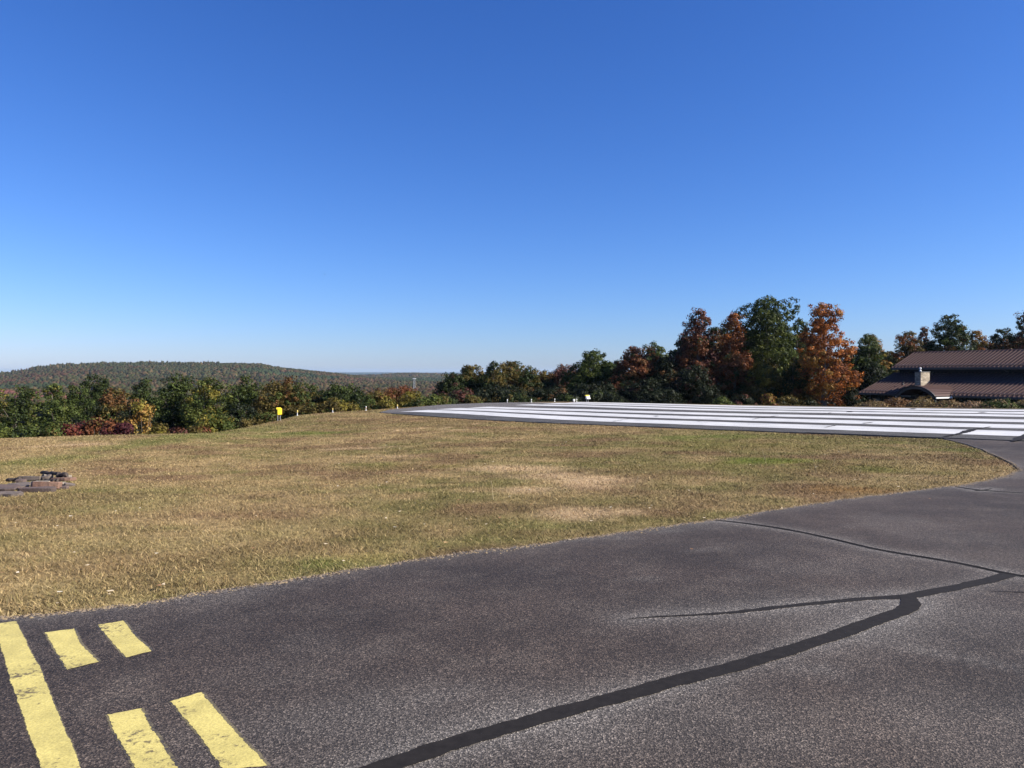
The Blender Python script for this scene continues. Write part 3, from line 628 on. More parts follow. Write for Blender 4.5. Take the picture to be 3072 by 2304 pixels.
T = [ # px, top, width, Y, colours, label, taper, group
 (-45, 1165, 130, 66, [('yg', 3), ('mid', 2), ('gold', 1)], 'yellow green tree cut by the left edge of the frame', .3, GL),
 (60, 1168, 130, 62, [('mid', 3), ('dk', 3), ('lite', 1)], 'dull green tree with a pale forked branch at the left end of the wood', .3, GL),
 (150, 1158, 100, 70, [('yg', 1), ('lite', 2), ('mid', 2)], 'light green tree with a yellowish top below the foot of the long ridge', .3, GL),
 (185, 1195, 110, 55, [('mid', 3), ('lite', 2), ('dk', 1)], 'low mid green tree just left of the red sumac shrubs', .3, GL),
 (228, 1160, 85, 68, [('dk', 3), ('mid', 1)], 'narrow dark green tree left of the tall dark oak', .4, GL),
 (285, 1136, 140, 74, [('dk', 4), ('mid', 1)], 'tall dark green oak above the bronze tree', .3, GL),
 (262, 1205, 90, 60, [('dk_shade', 3), ('mid', 1)], 'dark green tree in shade above the red sumac shrubs', .4, GL),
 (335, 1172, 122, 62, [('br', 3), ('ol', 3), ('mid', 1)], 'bronze brown tree between two dark green oaks', .3, GL),
 (425, 1148, 100, 72, [('dk', 3), ('mid', 2)], 'dark green tree directly behind the yellow tree', .4, GL),
 (398, 1212, 90, 60, [('dk_shade', 4)], 'shaded dark green tree at the left shoulder of the yellow tree', .4, GL),
 (520, 1133, 150, 66, [('dk', 3), ('mid', 2)], 'broad dark green oak to the right of the yellow tree', .3, GL),
 (625, 1140, 130, 64, [('lite', 3), ('mid', 2), ('yg', 1)], 'bright mid green tree with drooping boughs on the left slope', .3, GL),
 (640, 1238, 110, 46, [('lite', 2), ('yg', 2), ('mid', 1)], 'low light green tree at the foot of the drooping green tree', .3, GL),
 (700, 1160, 80, 76, [('mid', 2), ('dk', 2)], 'small round topped tree in the dip left of the dark pointed oak', .3, GL),
 (740, 1136, 105, 66, [('dk', 3), ('mid', 2)], 'dark green oak rising left of the bronze oak and yellow sign', .4, GL),
 (715, 1215, 90, 56, [('dk_shade', 4), ('mid', 1)], 'shaded dark tree in the gap below the dark green oak', .4, GL),
 (828, 1140, 135, 64, [('ol', 4), ('mid', 1), ('br', 1)], 'rounded olive bronze oak directly above the yellow sign', .3, GL),
 (900, 1155, 90, 72, [('dk', 2), ('mid', 2)], 'grey green tree just right of the rounded olive oak', .4, GL),
 (950, 1180, 80, 70, [('mid', 3), ('ol', 1)], 'small green tree between two yellow marker posts, left of the dark oak', .4, GL),
 (940, 1212, 110, 62, [('ol', 3), ('lite', 1), ('mid', 1)], 'low olive tree behind the marker post nearest the yellow sign', .3, GL),
 (1022, 1159, 120, 70, [('dk', 4), ('mid', 1)], 'dark green oak with a domed top midway along the slope', .3, GL),
 (1000, 1195, 100, 62, [('ol', 2), ('yg', 2), ('mid', 1)], 'yellowish low tree in front of the domed dark oak', .3, GL),
 (1075, 1185, 90, 68, [('dk', 3), ('mid', 2)], 'small dark tree right of the domed dark oak', .4, GL),
 (1125, 1172, 90, 70, [('ol', 3), ('br', 1), ('yg', 1)], 'olive tree left of the rust topped tree', .3, GL),
 (1190, 1163, 95, 72, [('rust', 3), ('br', 2), ('ol', 1)], 'rust topped tree on the slope below the far valley', .3, GL),
 (1232, 1178, 85, 68, [('yg', 3), ('ol', 2)], 'yellow green tree right of the rust topped tree', .3, GL),
 (1295, 1186, 80, 66, [('lite', 2), ('mid', 1), ('ol', 1)], 'last small green tree before the dark wood beyond the runway', .3, GL),
 # beyond the runway
 (1352, 1122, 90, 82, [('dk', 3), ('mar', 1)], 'dark tree forming the left shoulder of the wood beyond the runway', .3, GC),
 (1408, 1098, 110, 86, [('ol', 2), ('mid', 2), ('dk', 2)], 'olive tree with twin tops near the left end of the runway wood', .3, GC),
 (1378, 1170, 90, 76, [('mar', 2), ('dk', 2)], 'low maroon tinged tree at the left end of the runway wood', .3, GC),
 (1480, 1090, 100, 84, [('ol', 3), ('dk', 2)], 'rounded olive green tree left of the highest bronze dome', .3, GC),
 (1528, 1087, 130, 88, [('ol', 3), ('dk', 2), ('br', 1)], 'bronze green tree with the highest dome above the runway end', .3, GC),
 (1588, 1103, 75, 84, [('ol', 2), ('dk', 2)], 'olive tree stepping down beside the bronze dome', .4, GC),
 (1500, 1160, 190, 78, [('dk_shade', 4), ('ol', 1)], 'wide dark understorey tree behind the middle marker posts', .3, GC),
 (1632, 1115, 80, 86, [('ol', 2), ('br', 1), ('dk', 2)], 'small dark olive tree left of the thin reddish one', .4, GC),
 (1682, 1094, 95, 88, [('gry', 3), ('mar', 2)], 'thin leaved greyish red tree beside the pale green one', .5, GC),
 (1640, 1165, 130, 78, [('dk_shade', 3), ('br', 1)], 'low dark tree under the thin greyish red one', .3, GC),
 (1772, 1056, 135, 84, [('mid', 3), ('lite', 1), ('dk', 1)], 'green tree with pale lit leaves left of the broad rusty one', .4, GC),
 (1775, 1150, 130, 77, [('dk_shade', 4)], 'very dark low tree behind the far white marker box', .3, GC),
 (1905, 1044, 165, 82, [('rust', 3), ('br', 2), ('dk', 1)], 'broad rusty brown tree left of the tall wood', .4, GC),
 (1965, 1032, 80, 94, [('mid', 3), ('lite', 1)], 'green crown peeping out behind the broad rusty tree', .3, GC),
 (1995, 1075, 120, 80, [('dk_shade', 4), ('br', 1)], 'black green tree in the shade left of the tall maroon tree', .4, GC),
 (1930, 1140, 150, 76, [('dk_shade', 4), ('mar', 1)], 'shaded tree at the foot of the broad rusty tree', .3, GC),
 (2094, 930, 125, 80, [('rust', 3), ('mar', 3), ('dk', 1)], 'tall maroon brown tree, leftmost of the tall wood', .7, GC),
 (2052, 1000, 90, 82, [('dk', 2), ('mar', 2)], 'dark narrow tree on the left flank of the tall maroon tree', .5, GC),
 (2080, 1100, 150, 75, [('dk_shade', 4), ('mar', 1)], 'dense green tree in deep shade under the tall maroon tree', .3, GC),
 (2198, 944, 110, 80, [('rust', 3), ('org', 1), ('br', 1)], 'orange brown tree between the maroon tree and the tall green tree', .7, GC),
 (2200, 1060, 130, 77, [('rust', 2), ('br', 2), ('dk', 2)], 'dark rusty tree under the orange brown one', .3, GC),
 (2300, 893, 190, 82, [('mid', 3), ('dk', 2), ('lite', 1)], 'tallest green tree with open spreading boughs and a bare trunk', .1, GC),
 (2395, 960, 95, 86, [('mid', 2), ('dk', 2), ('ol', 1)], 'green tree behind the left side of the bright orange maple', .4, GC),
 (2290, 1085, 130, 76, [('dk', 3), ('ol', 2), ('yg', 1)], 'olive sapling growth around the bare trunk of the tallest tree', .3, GC),
 (2385, 1075, 110, 76, [('dk', 3), ('ol', 2)], 'olive tree in shade against the bright orange maple', .3, GC),
 (2472, 912, 178, 74, [('org', 4), ('rust', 2), ('gold', 1)], 'tall bright orange maple beside the lodge trees', .65, GC),
 # behind and beside the lodge
 (2602, 1012, 125, 101, [('mid', 3), ('dk', 2)], 'green tree immediately right of the bright orange maple', .3, GB),
 (2614, 1004, 80, 107, [('yg', 1), ('gold', 2), ('ol', 1)], 'golden topped tree just behind the green tree beside the maple', .5, GB),
 (2600, 1085, 110, 100, [('dk_shade', 4)], 'dark low tree hiding the left end of the lodge', .3, GB),
 (2668, 1070, 110, 107, [('mid', 2), ('ol', 2), ('rust', 1)], 'mixed green and rust tree at the left gable of the lodge', .3, GB),
 (2722, 1000, 150, 108, [('rust', 2), ('org', 1), ('ol', 2)], 'orange brown tree above the left end of the lodge ridge', .4, GB),
 (2842, 958, 205, 108, [('dk', 3), ('mid', 2), ('br', 1)], 'large dark green oak rising over the middle of the lodge roof', .2, GB),
 (2770, 985, 70, 112, [('mar', 2), ('br', 2)], 'reddish brown tree tucked against the left side of the large oak', .4, GB),
 (2925, 996, 110, 108, [('rust', 2), ('ol', 2), ('gold', 1)], 'rusty tree on the right side of the large oak over the roof', .4, GB),
 (3010, 990, 130, 108, [('dk', 2), ('br', 2), ('ol', 1)], 'brown green tree over the right part of the lodge roof', .4, GB),
 (3085, 938, 150, 108, [('mar', 2), ('br', 2), ('dk', 2)], 'tall brown tree at the right edge of the frame', .3, GB),
]
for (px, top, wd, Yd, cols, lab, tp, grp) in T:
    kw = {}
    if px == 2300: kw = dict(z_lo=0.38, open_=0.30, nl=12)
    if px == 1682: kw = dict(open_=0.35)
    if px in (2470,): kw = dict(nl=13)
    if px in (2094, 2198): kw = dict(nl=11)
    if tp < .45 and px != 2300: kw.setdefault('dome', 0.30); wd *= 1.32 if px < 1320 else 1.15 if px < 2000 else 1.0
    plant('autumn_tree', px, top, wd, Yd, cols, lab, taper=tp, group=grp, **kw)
# second rank of trees, seen only in the gaps
bk = [(1440, 1128, 'olive'), (1580, 1130, 'dark'), (1700, 1118, 'brown'), (1830, 1085, 'dark'), (1960, 1075, 'dark'), (2060, 1020, 'dark'), (2150, 985, 'brown'), (2245, 990, 'dark'), (2345, 1000, 'dark'), (2430, 1010, 'rust'), (2540, 1050, 'dark'), (2640, 1055, 'olive'), (2780, 1035, 'dark'), (2960, 1030, 'brown'), (3050, 1015, 'dark')]
bn = ['twin topped olive tree', 'highest bronze dome', 'thin greyish red tree', 'broad rusty tree', 'green crown peeping out', 'tall maroon tree', 'gap right of the tall maroon tree', 'left boughs of the tallest tree', 'right boughs of the tallest tree', 'left half of the orange maple', 'right half of the orange maple', 'gap left of the lodge gable', 'left part of the lodge ridge', 'rusty tree over the roof', 'right end of the lodge ridge']
for (px, top, kc), nm in zip(bk, bn):
    cols = {'olive': [('ol', 2), ('dk', 2)], 'dark': [('dk', 4), ('mid', 1)], 'brown': [('br', 2), ('dk', 2)], 'rust': [('rust', 2), ('dk', 2)]}[kc]
    plant('autumn_tree', px, top, 150, 116 if px > 2600 else 102, cols, kc + ' tree of the rear rank behind the ' + nm, taper=.3, group='rear rank of trees', leaf=.24)
# shrubs at the wood's edge
GS = 'shrubs at the edge of the wood'
for (px, top, wd, Yd, cols, lab, tp) in [
 (430, 1207, 88, 47, [('yel', 3), ('gold', 2), ('yg', 1)], 'bright yellow young tree at the edge of the lawn', .5),
 (372, 1252, 60, 47, [('yg', 1), ('yel', 1), ('mid', 1)], 'small yellowish bush touching the left of the yellow tree', .3),
 (480, 1275, 55, 46, [('yg', 2), ('ol', 1)], 'olive yellow bush touching the right of the yellow tree', .3),
 (210, 1274, 70, 44, [('red', 2), ('rust', 1), ('ol', 1)], 'crimson and orange sumac, leftmost of the red shrubs', .3),
 (245, 1270, 60, 46, [('pur', 2), ('red', 2)], 'dark crimson sumac second from left in the red row', .3),
 (285, 1258, 75, 46, [('rust', 2), ('red', 1), ('ol', 2)], 'brown orange sumac in the middle of the red row', .3),
 (330, 1266, 60, 45, [('rust', 2), ('mar', 1), ('pur', 1)], 'rusty purple sumac right of the middle of the red row', .3),
 (375, 1272, 60, 45, [('pur', 3), ('red', 1)], 'purple red sumac at the foot of the yellow tree', .3),
 (160, 1285, 70, 43, [('ol', 2), ('mid', 2)], 'low olive bush left of the crimson sumac', .3),
 (20, 1290, 90, 42, [('mid', 2), ('lite', 1), ('dk', 1)], 'low green bush at the left edge of the frame', .3),
 (100, 1285, 90, 43, [('dk', 2), ('mid', 2)], 'low dark green bush in front of the left end of the wood', .3),
 (540, 1288, 70, 42, [('rust', 1), ('mar', 2), ('mid', 1)], 'low reddish bush below the broad dark oak', .3),
 (600, 1283, 80, 43, [('mar', 1), ('ol', 2), ('rust', 1)], 'low brown bush where the lawn begins to rise', .3),
 (668, 1262, 60, 50, [('mid', 1), ('rust', 1), ('dk', 1)], 'dark bush with red tips on the slope edge', .3),
 (745, 1258, 70, 52, [('mid', 2), ('ol', 1)], 'green bush to the left of the yellow sign', .3),
 (800, 1240, 80, 56, [('ol', 2), ('mid', 1)], 'olive bush directly behind the yellow sign', .3),
 (1090, 1205, 80, 66, [('dk', 2), ('ol', 1)], 'dark bush behind the third marker post', .3),
 (1160, 1205, 90, 66, [('ol', 2), ('yg', 1), ('mid', 1)], 'olive bush between the third and fourth marker posts', .3),
 (1260, 1205, 80, 66, [('lite', 2), ('ol', 1)], 'light green bush right of the fourth marker post', .3),
 (1420, 1188, 60, 72, [('mid', 2), ('ol', 1)], 'little green bush below the twin topped olive tree', .3),
 (1345, 1190, 90, 72, [('dk', 3), ('mar', 1)], 'dark bush at the left foot of the runway wood', .3),
 (1560, 1180, 110, 74, [('dk', 3), ('ol', 1)], 'dark bush behind the middle pair of marker posts', .3),
 (1700, 1185, 90, 73, [('dk_shade', 2), ('mid', 1)], 'dark bush behind the rightmost marker post', .3),
 (1820, 1175, 140, 72, [('dk_shade', 3), ('mid', 1)], 'dark bush right of the far two box indicator', .3),
 (1990, 1170, 150, 70, [('dk_shade', 4)], 'very dark bush under the shaded trees', .3),
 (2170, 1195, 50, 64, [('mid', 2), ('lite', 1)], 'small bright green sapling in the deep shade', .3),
 (2130, 1165, 110, 69, [('dk_shade', 3), ('mar', 1)], 'dark bush behind the small bright sapling', .3),
 (2230, 1185, 100, 70, [('mar', 1), ('dk_shade', 4)], 'dark maroon bush under the orange brown tree', .3),
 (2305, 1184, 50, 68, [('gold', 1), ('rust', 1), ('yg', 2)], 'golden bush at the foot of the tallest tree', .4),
 (2365, 1190, 90, 70, [('ol', 2), ('dk_shade', 2)], 'yellow olive bush left of the orange maple base', .3),
 (2430, 1200, 70, 70, [('ol', 1), ('dk_shade', 2)], 'low olive bush under the left side of the orange maple', .3),
 (2556, 1165, 50, 72, [('dk_shade', 3)], 'dark bush between the orange maple and the lodge', .3)]:
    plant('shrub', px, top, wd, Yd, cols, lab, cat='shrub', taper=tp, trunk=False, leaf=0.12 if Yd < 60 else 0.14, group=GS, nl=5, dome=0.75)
# mounded groundcover in front of the lodge
GM = 'mounded shrubs between the runway and the lodge'
for (px, top, wd, Yd, cols, lab) in [
 (2622, 1208, 84, 49, [('ol', 2), ('gry', 2)], 'low straggly mound at the left corner of the lodge'),
 (2688, 1198, 112, 49, [('br', 2), ('gry', 2), ('ol', 1)], 'brownish mound below the left foot of the arched porch'),
 (2765, 1199, 96, 48, [('ol', 2), ('gry', 2), ('yg', 1)], 'mound with a yellow fleck below the middle of the arched porch'),
 (2842, 1205, 104, 47, [('ol', 2), ('gry', 1), ('mid', 1)], 'greenish mound below the right foot of the arched porch'),
 (2916, 1209, 88, 46, [('gry', 2), ('ol', 1)], 'grey brown mound below the wide right window'),
 (2990, 1205, 118, 45, [('mid', 1), ('ol', 2), ('gry', 1)], 'green mound right of the wide window'),
 (3072, 1206, 90, 45, [('mid', 2), ('dk', 1), ('ol', 1)], 'dark green mound at the right edge of the frame')]:
    cols = [((0.25, 0.185, 0.11) if c == 'gry' else (0.20, 0.165, 0.075) if c == 'ol' else c, w) for c, w in cols]
    plant('mounded_shrub', px, top, wd * .92, Yd, cols, lab, cat='shrub', taper=.1, trunk=False, leaf=0.085, dens=2.2, group=GM, nl=6, depth=1.0, dome=1.0)

# ------------------------------------------------------------------ distant forest
def far_forest():
    r = np.random.default_rng(3)
    PX = []; SZ = []
    for (y0, y1, sp) in [(520, 1300, 8.5), (1300, 2450, 7.6), (2450, 4300, 14.0)]:
        ua, ub = -0.74, 0.10
        n = int((ub - ua) * (y1 ** 2 - y0 ** 2) / 2 / (sp * sp * 0.72))
        Y = np.sqrt(y0 ** 2 + (y1 ** 2 - y0 ** 2) * r.random(n)); X = Y * (ua + (ub - ua) * r.random(n))
        PX.append(np.stack([X, Y], -1)); SZ.append(np.full(n, sp))
    P = np.concatenate(PX); sp = np.concatenate(SZ); X, Y = P[:, 0], P[:, 1]; z = Gz(X, Y)
    # skip what the near wood or the ridge hides even from a few steps aside
    py = HOR + (CAM_H - (z + 14)) / Y * 2307; u = X / Y
    bh = (Y > RID + 120) & (Y < 3300) & (u < -0.28)
    ok = (py < 1225) & ~bh
    X, Y, z, sp, u = X[ok], Y[ok], z[ok], sp[ok], u[ok]; n = len(X)
    R = sp * (0.50 + 0.50 * r.random(n) ** 1.5); H = 8 + 9 * r.random(n) ** 1.5
    top = (Y > RID - 220) & (Y < RID + 120) & (u < -0.38); H = np.where(top, H * 0.9 + 9 * r.random(n) ** 2, H); R = np.where(top, R * 0.62, R)
    # dome template
    ring = 7; lev = [(0.55, -0.05), (1.0, 0.28), (0.9, 0.62), (0.5, 0.90)]
    tv = [(math.cos(2 * math.pi * (k + .5 * j) / ring) * a, math.sin(2 * math.pi * (k + .5 * j) / ring) * a, h) for j, (a, h) in enumerate(lev) for k in range(ring)] + [(0, 0, 1.0)]
    tf = []
    for j in range(3):
        for k in range(ring): tf.append((j * ring + k, j * ring + (k + 1) % ring, (j + 1) * ring + (k + 1) % ring, (j + 1) * ring + k))
    tri = [(3 * ring + k, 3 * ring + (k + 1) % ring, 4 * ring) for k in range(ring)]
    tv = np.array(tv); m = len(tv)
    J = 1 + 0.42 * (r.random((n, m)) - 0.5)
    co = np.empty((n, m, 3)); co[..., 0] = X[:, None] + tv[None, :, 0] * R[:, None] * J; co[..., 1] = Y[:, None] + tv[None, :, 1] * R[:, None] * J
    lo = 0.28; co[..., 2] = (z + H * lo)[:, None] + tv[None, :, 2] * (H * (1 - lo))[:, None] * (1 + 0.25 * (r.random((n, m)) - .5))
    pal = np.array((0.62, 0.56, 0.50)) * np.array([(0.060, 0.066, 0.028), (0.075, 0.070, 0.034), (0.105, 0.072, 0.042), (0.098, 0.055, 0.040), (0.052, 0.068, 0.030), (0.115, 0.090, 0.050)])
    k = fbm(X / 260, Y / 260, 44, 3) * 0.65 + 0.35 * r.random(n); idx = np.clip(((k - 0.22) / 0.56 * 6).astype(int), 0, 5)
    order = np.array([4, 0, 1, 5, 2, 3]); c = pal[order[idx]]
    hillm = (u < -0.25) & (Y > 1300); c = np.where((hillm & (r.random(n) < .35))[:, None], np.array((0.037, 0.040, 0.019)), c)
    px = 1536 + 2307 * u
    field = (((px - 1250) / 95) ** 2 + ((Y - 2150) / 330) ** 2 < 1) | (((px - 880) / 170) ** 2 + ((Y - 1750) / 90) ** 2 < 1) | (((px - 60) / 160) ** 2 + ((Y - 1250) / 90) ** 2 < 1)
    c = np.where(field[:, None], np.array((0.032, 0.042, 0.020)), c)
    redz = (((px - 100) / 150) ** 2 + ((Y - 880) / 180) ** 2 < 1); c = np.where((redz & (r.random(n) < .35))[:, None], np.array((0.115, 0.050, 0.042)), c)
    c = c * (0.75 + 0.5 * r.random(n))[:, None] * (0.72 + 0.56 * fbm(X / 110, Y / 110, 66, 3))[:, None]
    col = np.repeat(c, m, 0) * (0.85 + 0.3 * r.random(n * m))[:, None]
    b = (np.arange(n) * m)[:, None, None]
    fq = (b + np.array(tf)[None]).reshape(-1, 4); ft = (b + np.array(tri)[None]).reshape(-1, 3)
    # bare trunks showing under the ridge-top crowns
    ti = np.where(top)[0]; tn = len(ti); a = 0.45
    q = [(-a, -a), (a, -a), (a, a), (-a, a)]
    tb = np.empty((tn, 8, 3))
    for i, (dx, dy) in enumerate(q):
        for l in (0, 1): tb[:, l * 4 + i, 0] = X[ti] + dx * (1 - .4 * l); tb[:, l * 4 + i, 1] = Y[ti] + dy * (1 - .4 * l); tb[:, l * 4 + i, 2] = z[ti] - 0.5 + (H[ti] * 0.6) * l
    base = n * m; bi = (base + np.arange(tn) * 8)[:, None, None]
    fb = (bi + np.array([(0, 1, 5, 4), (1, 2, 6, 5), (2, 3, 7, 6), (3, 0, 4, 7)])[None]).reshape(-1, 4)
    co = np.concatenate([co.reshape(-1, 3), tb.reshape(-1, 3)]); col = np.concatenate([col, np.tile(np.array([(0.20, 0.17, 0.14)]), (tn * 8, 1))])
    print('far crowns', n)
    o = mesh_np('distant_forest', co, [np.concatenate([fq, fb]), ft], FAR, col=col)
    tag(o, 'far autumn woodland covering the valley floor and the long ridge', 'forest', kind='stuff')
far_forest()

# pale lattice tower in the valley
tY = 1150.0; tX = (1243 - 1536) / 2307 * tY; ztop = CAM_H - (1137 - HOR) / 2307 * tY; zb = float(Gz(tX, tY))
tw = empty('lattice_tower', (tX, tY, zb)); tag(tw, 'thin pale tower standing among the far valley trees', 'tower'); Ht = ztop - zb
m = MB()
for sx in (-1, 1):
    for sy in (-1, 1): m.tube([(sx * 1.5, sy * 1.5, 0), (sx * .9, sy * .9, Ht)], [.2, .16], 5)
for k in range(10):
    z0, z1 = Ht * k / 10, Ht * (k + 1) / 10; w0, w1 = 1.5 - .06 * k, 1.5 - .06 * (k + 1); s_ = 1 if k % 2 else -1
    for f in (-1, 1): m.tube([(-s_ * w0, f * w0, z0), (s_ * w1, f * w1, z1)], .14, 4); m.tube([(f * w0, -s_ * w0, z0), (f * w1, s_ * w1, z1)], .14, 4)
m.build('mast', GALV, tw); m = MB(); m.box(-2.2, 2.2, -1.4, 1.4, Ht, Ht + 1.2); m.build('platform', WPLATE, tw, .1)

# ------------------------------------------------------------------ airfield lights and boxes
def place(px, pyb, off=0.0):
    u = (px - 1536) / 2307; Yc = float(np.interp(u, _cu, _cY)) + off; return u * Yc, Yc, float(Gz(u * Yc, Yc))
def marker(name, px, Yoff, hpx, cap, label, grp):
    x, y, z = place(px, 0, Yoff); h = hpx / 2307 * y * 1.0
    t = empty(name, (x, y, z)); tag(t, label, 'runway light', grp)
    m = MB(); m.lathe([(.07, -.05), (.07, .02), (.021, .035), (.021, h * .55)], sides=12); m.build('stake', WPLATE, t)
    m = MB(); m.lathe([(.026, h * .55), (.044, h * .60), (.044, h * .72)], sides=12); m.build('collar', cap, t)
    m = MB(); m.lathe([(.038, h * .72), (.045, h * .78), (.042, h * .93), (.024, h * .99), (.006, h)], sides=12); m.build('lens', cap if cap is YPALE else WPLATE, t)
    return t
G1 = 'marker lights at the left end of the runway'; G2 = 'marker lights on the far side of the runway'
marker('marker_light', 892, 0.0, 17, YPALE, 'pale marker post with dark foot, nearest the yellow sign', G1)
marker('marker_light', 998, -0.2, 12.5, YPALE, 'yellowish marker post second from the yellow sign', G1)
marker('marker_light', 1098, -0.2, 12.5, ORANGE, 'orange tinged marker post third from the yellow sign', G1)
marker('marker_light', 1192, -0.6, 12, YPALE, 'pale yellow marker post at the tip of the runway asphalt', G1)
marker('marker_light', 1522, 0, 11, WPLATE, 'pale marker post, leftmost of the four before the dark wood', G2)
marker('marker_light', 1594, 0, 9.5, WPLATE, 'pale marker post second from left before the dark wood', G2)
marker('marker_light', 1664, 0, 10, WPLATE, 'pale marker post third from left before the dark wood', G2)
marker('marker_light', 1730, 0, 9.5, WPLATE, 'pale marker post just right of the small white box', G2)
# small white box on a stub
x, y, z = place(1722, 0, -.3); t = empty('light_box', (x, y, z), .3); tag(t, 'small white box on a short stub beside the rightmost marker post', 'light box')
m = MB(); m.lathe([(.06, -.05), (.06, .07)]); m.build('stub', WPLATE, t); m = MB(); m.box(-.085, .085, -.07, .07, .07, .24); m.build('housing', WPLATE, t, .015)
# flashing indicator units
def indicator(px, off, hpx, wpx, rot, label, two):
    x, y, z = place(px, 0, off); h = hpx / 2307 * y; w_ = wpx / 2307 * y
    t = empty('approach_indicator', (x, y, z), rot); tag(t, label, 'indicator unit')
    for sx in (-1, 1):
        m = MB(); m.tube([(sx * w_ * .26, .02 * sx, -.1), (sx * w_ * .26, .02 * sx, h * .48)], .018, 8); m.lathe([(.05, -.02), (.05, .02)], (sx * w_ * .26, .02 * sx, 0), 10); m.build('leg', GALV, t)
    m = MB(); m.box(-w_ * .36, w_ * .5, -.09, .09, h * .45, h * .94); m.build('housing', WPLATE if two else YPLATE, t, .012)
    m = MB(); m.box(-w_ * .62, w_ * .30, -.11, .05, h * .86, h); m.build('hood', YPLATE, t, .01)
    if two:
        m = MB(); m.box(-w_ * .30, w_ * .62, -.12, .10, h * .42, h * .62); m.build('lower_box', WPLATE, t, .01)
    else:
        m = MB(); m.box(w_ * .505, w_ * .56, -.07, .07, h * .52, h * .88); m.build('side_plate', ORANGE, t)
    return t
indicator(837, 0, 39, 15, 0.55, 'bright yellow box sign on two thin legs on the brow of the lawn', False)
indicator(1762, -0.2, 21, 14, 0.5, 'yellow topped unit with white boxes in front of the dark wood', True)
x, y = at(700, 1294); 

# ------------------------------------------------------------------ stone ring
RG = 'stones of the collapsed fire ring'
def slab(px, py, L, W, Hh, rz, mat, label, lift=0.0, tilt=(0, 0), name='flat_stone', cat='stone', seed=0, grp=RG):
    L *= 1.12; W *= 1.2
    x, y = at(px, py); z = float(Gz(x, y)) + lift * .7; Hh *= .85; r = random.Random(seed * 31 + int(px))
    n = 11; pts = []
    for k in range(n):
        a = 2 * math.pi * k / n; ca, sa = math.cos(a), math.sin(a); q = 1 / max(abs(ca), abs(sa)) ** .9
        pts.append((ca * q * L / 2 * r.uniform(.78, 1.08), sa * q * W / 2 * r.uniform(.78, 1.1)))
    vs = []; fs = []
    lv = [(0, .97), (.2, 1.0), (.85, 1.0), (1.0, .965)]
    for (h, s_) in lv:
        for (a, b_) in pts: vs.append((a * s_ * r.uniform(.97, 1.03), b_ * s_ * r.uniform(.96, 1.04), h * Hh * r.uniform(.93, 1.07)))
    for i in range(3):
        for k in range(n): fs.append((i * n + k, i * n + (k + 1) % n, (i + 1) * n + (k + 1) % n, (i + 1) * n + k))
    vs.append((0, 0, 0)); vs.append((0, 0, Hh * r.uniform(.95, 1.1)))
    for k in range(n): fs.append(((k + 1) % n, k, 4 * n)); fs.append((3 * n + k, 3 * n + (k + 1) % n, 4 * n + 1))
    m = MB(); m.add(vs, fs); o = m.build(name, ROCKM[mat]); o.location = (x, y, z); o.rotation_euler = (tilt[0], tilt[1], rz); tag(o, label, cat, grp)
    return o
px_m = 9.6 / 2307
slab(110, 1476, .50, .16, .085, .08, 'purple', 'long low purple brown slab in the front row, left of the big reddish one', .0, (.05, 0))
slab(140, 1469, .42, .22, .125, .10, 'red', 'big upright reddish slab, largest in the front row', .03, (-.18, .03))
slab(22, 1489, .40, .17, .07, .10, 'grey', 'pale grey slab lowest in the front row at the left edge', .0, (.1, .0))
slab(10, 1477, .42, .26, .045, .05, 'purple', 'thin tilted slab lying over the lowest left one', .08, (.12, .03))
slab(50, 1468, .40, .30, .035, .20, 'grey', 'broad thin slab lying flat behind the front row', .07, (.10, -.04))
slab(78, 1476, .14, .12, .07, .9, 'grey', 'small rough block plugging the gap in the front row', 0)
slab(88, 1443, .36, .16, .09, .05, 'grey', 'grey slab in the back row with a pale lit top edge', .02, (-.12, 0))
slab(62, 1448, .14, .15, .06, .2, 'purple', 'short brown stone between the charred log and the grey back slab', .01)
slab(122, 1452, .30, .14, .05, -.1, 'pale', 'pale flat stone wedged in the middle of the ring', .01)
slab(130, 1440, .10, .10, .12, .5, 'pale', 'narrow pale stone standing on end in the back row', .02, (.2, .4))
slab(145, 1444, .16, .12, .11, .3, 'grey', 'rounded light stone framed by charred wood', .03, (.2, -.3))
slab(192, 1448, .36, .20, .065, -.05, 'red', 'reddish slab forming the right rim of the ring', .05, (-.08, -.02))
slab(180, 1458, .16, .14, .07, .5, 'pale', 'cream coloured block under the right rim slab', .01)
slab(207, 1459, .16, .12, .05, .6, 'grey', 'split grey stone at the right tip of the ring', .01, (.1, .25))
slab(182, 1468, .20, .14, .055, .15, 'purple', 'dark purplish stone in front of the right rim', .0)
slab(190, 1438, .26, .10, .07, -.12, 'pale', 'light grey stone at the rear right of the ring', .03, (-.1, .0))
def log(px0, py0, px1, py1, r0, lift, label):
    x, y = at(px0, py0); x1, y1 = at(px1, py1); z = float(Gz(x, y)) + lift; rr = random.Random(int(px0))
    m = MB(); n = 7
    m.tube([(x + (x1 - x) * k / n, y + (y1 - y) * k / n + rr.uniform(-.01, .01), z + .004 * k + rr.uniform(-.008, .008)) for k in range(n + 1)], [r0 * rr.uniform(.8, 1.15) for _ in range(n + 1)], 9)
    o = m.build('charred_log', ROCKM['char']); tag(o, label, 'log', 'burnt wood in the fire ring'); return o
log(22, 1445, 60, 1446, .035, .03, 'short charred log at the left of the back row')
log(124, 1440, 178, 1445, .035, .14, 'long charred log lying across the top of the back stones')
log(176, 1446, 200, 1447, .045, .12, 'stubby charred log at the rear right of the ring')
log(136, 1449, 176, 1450, .04, .03, 'blackened log inside the ring under the long one')

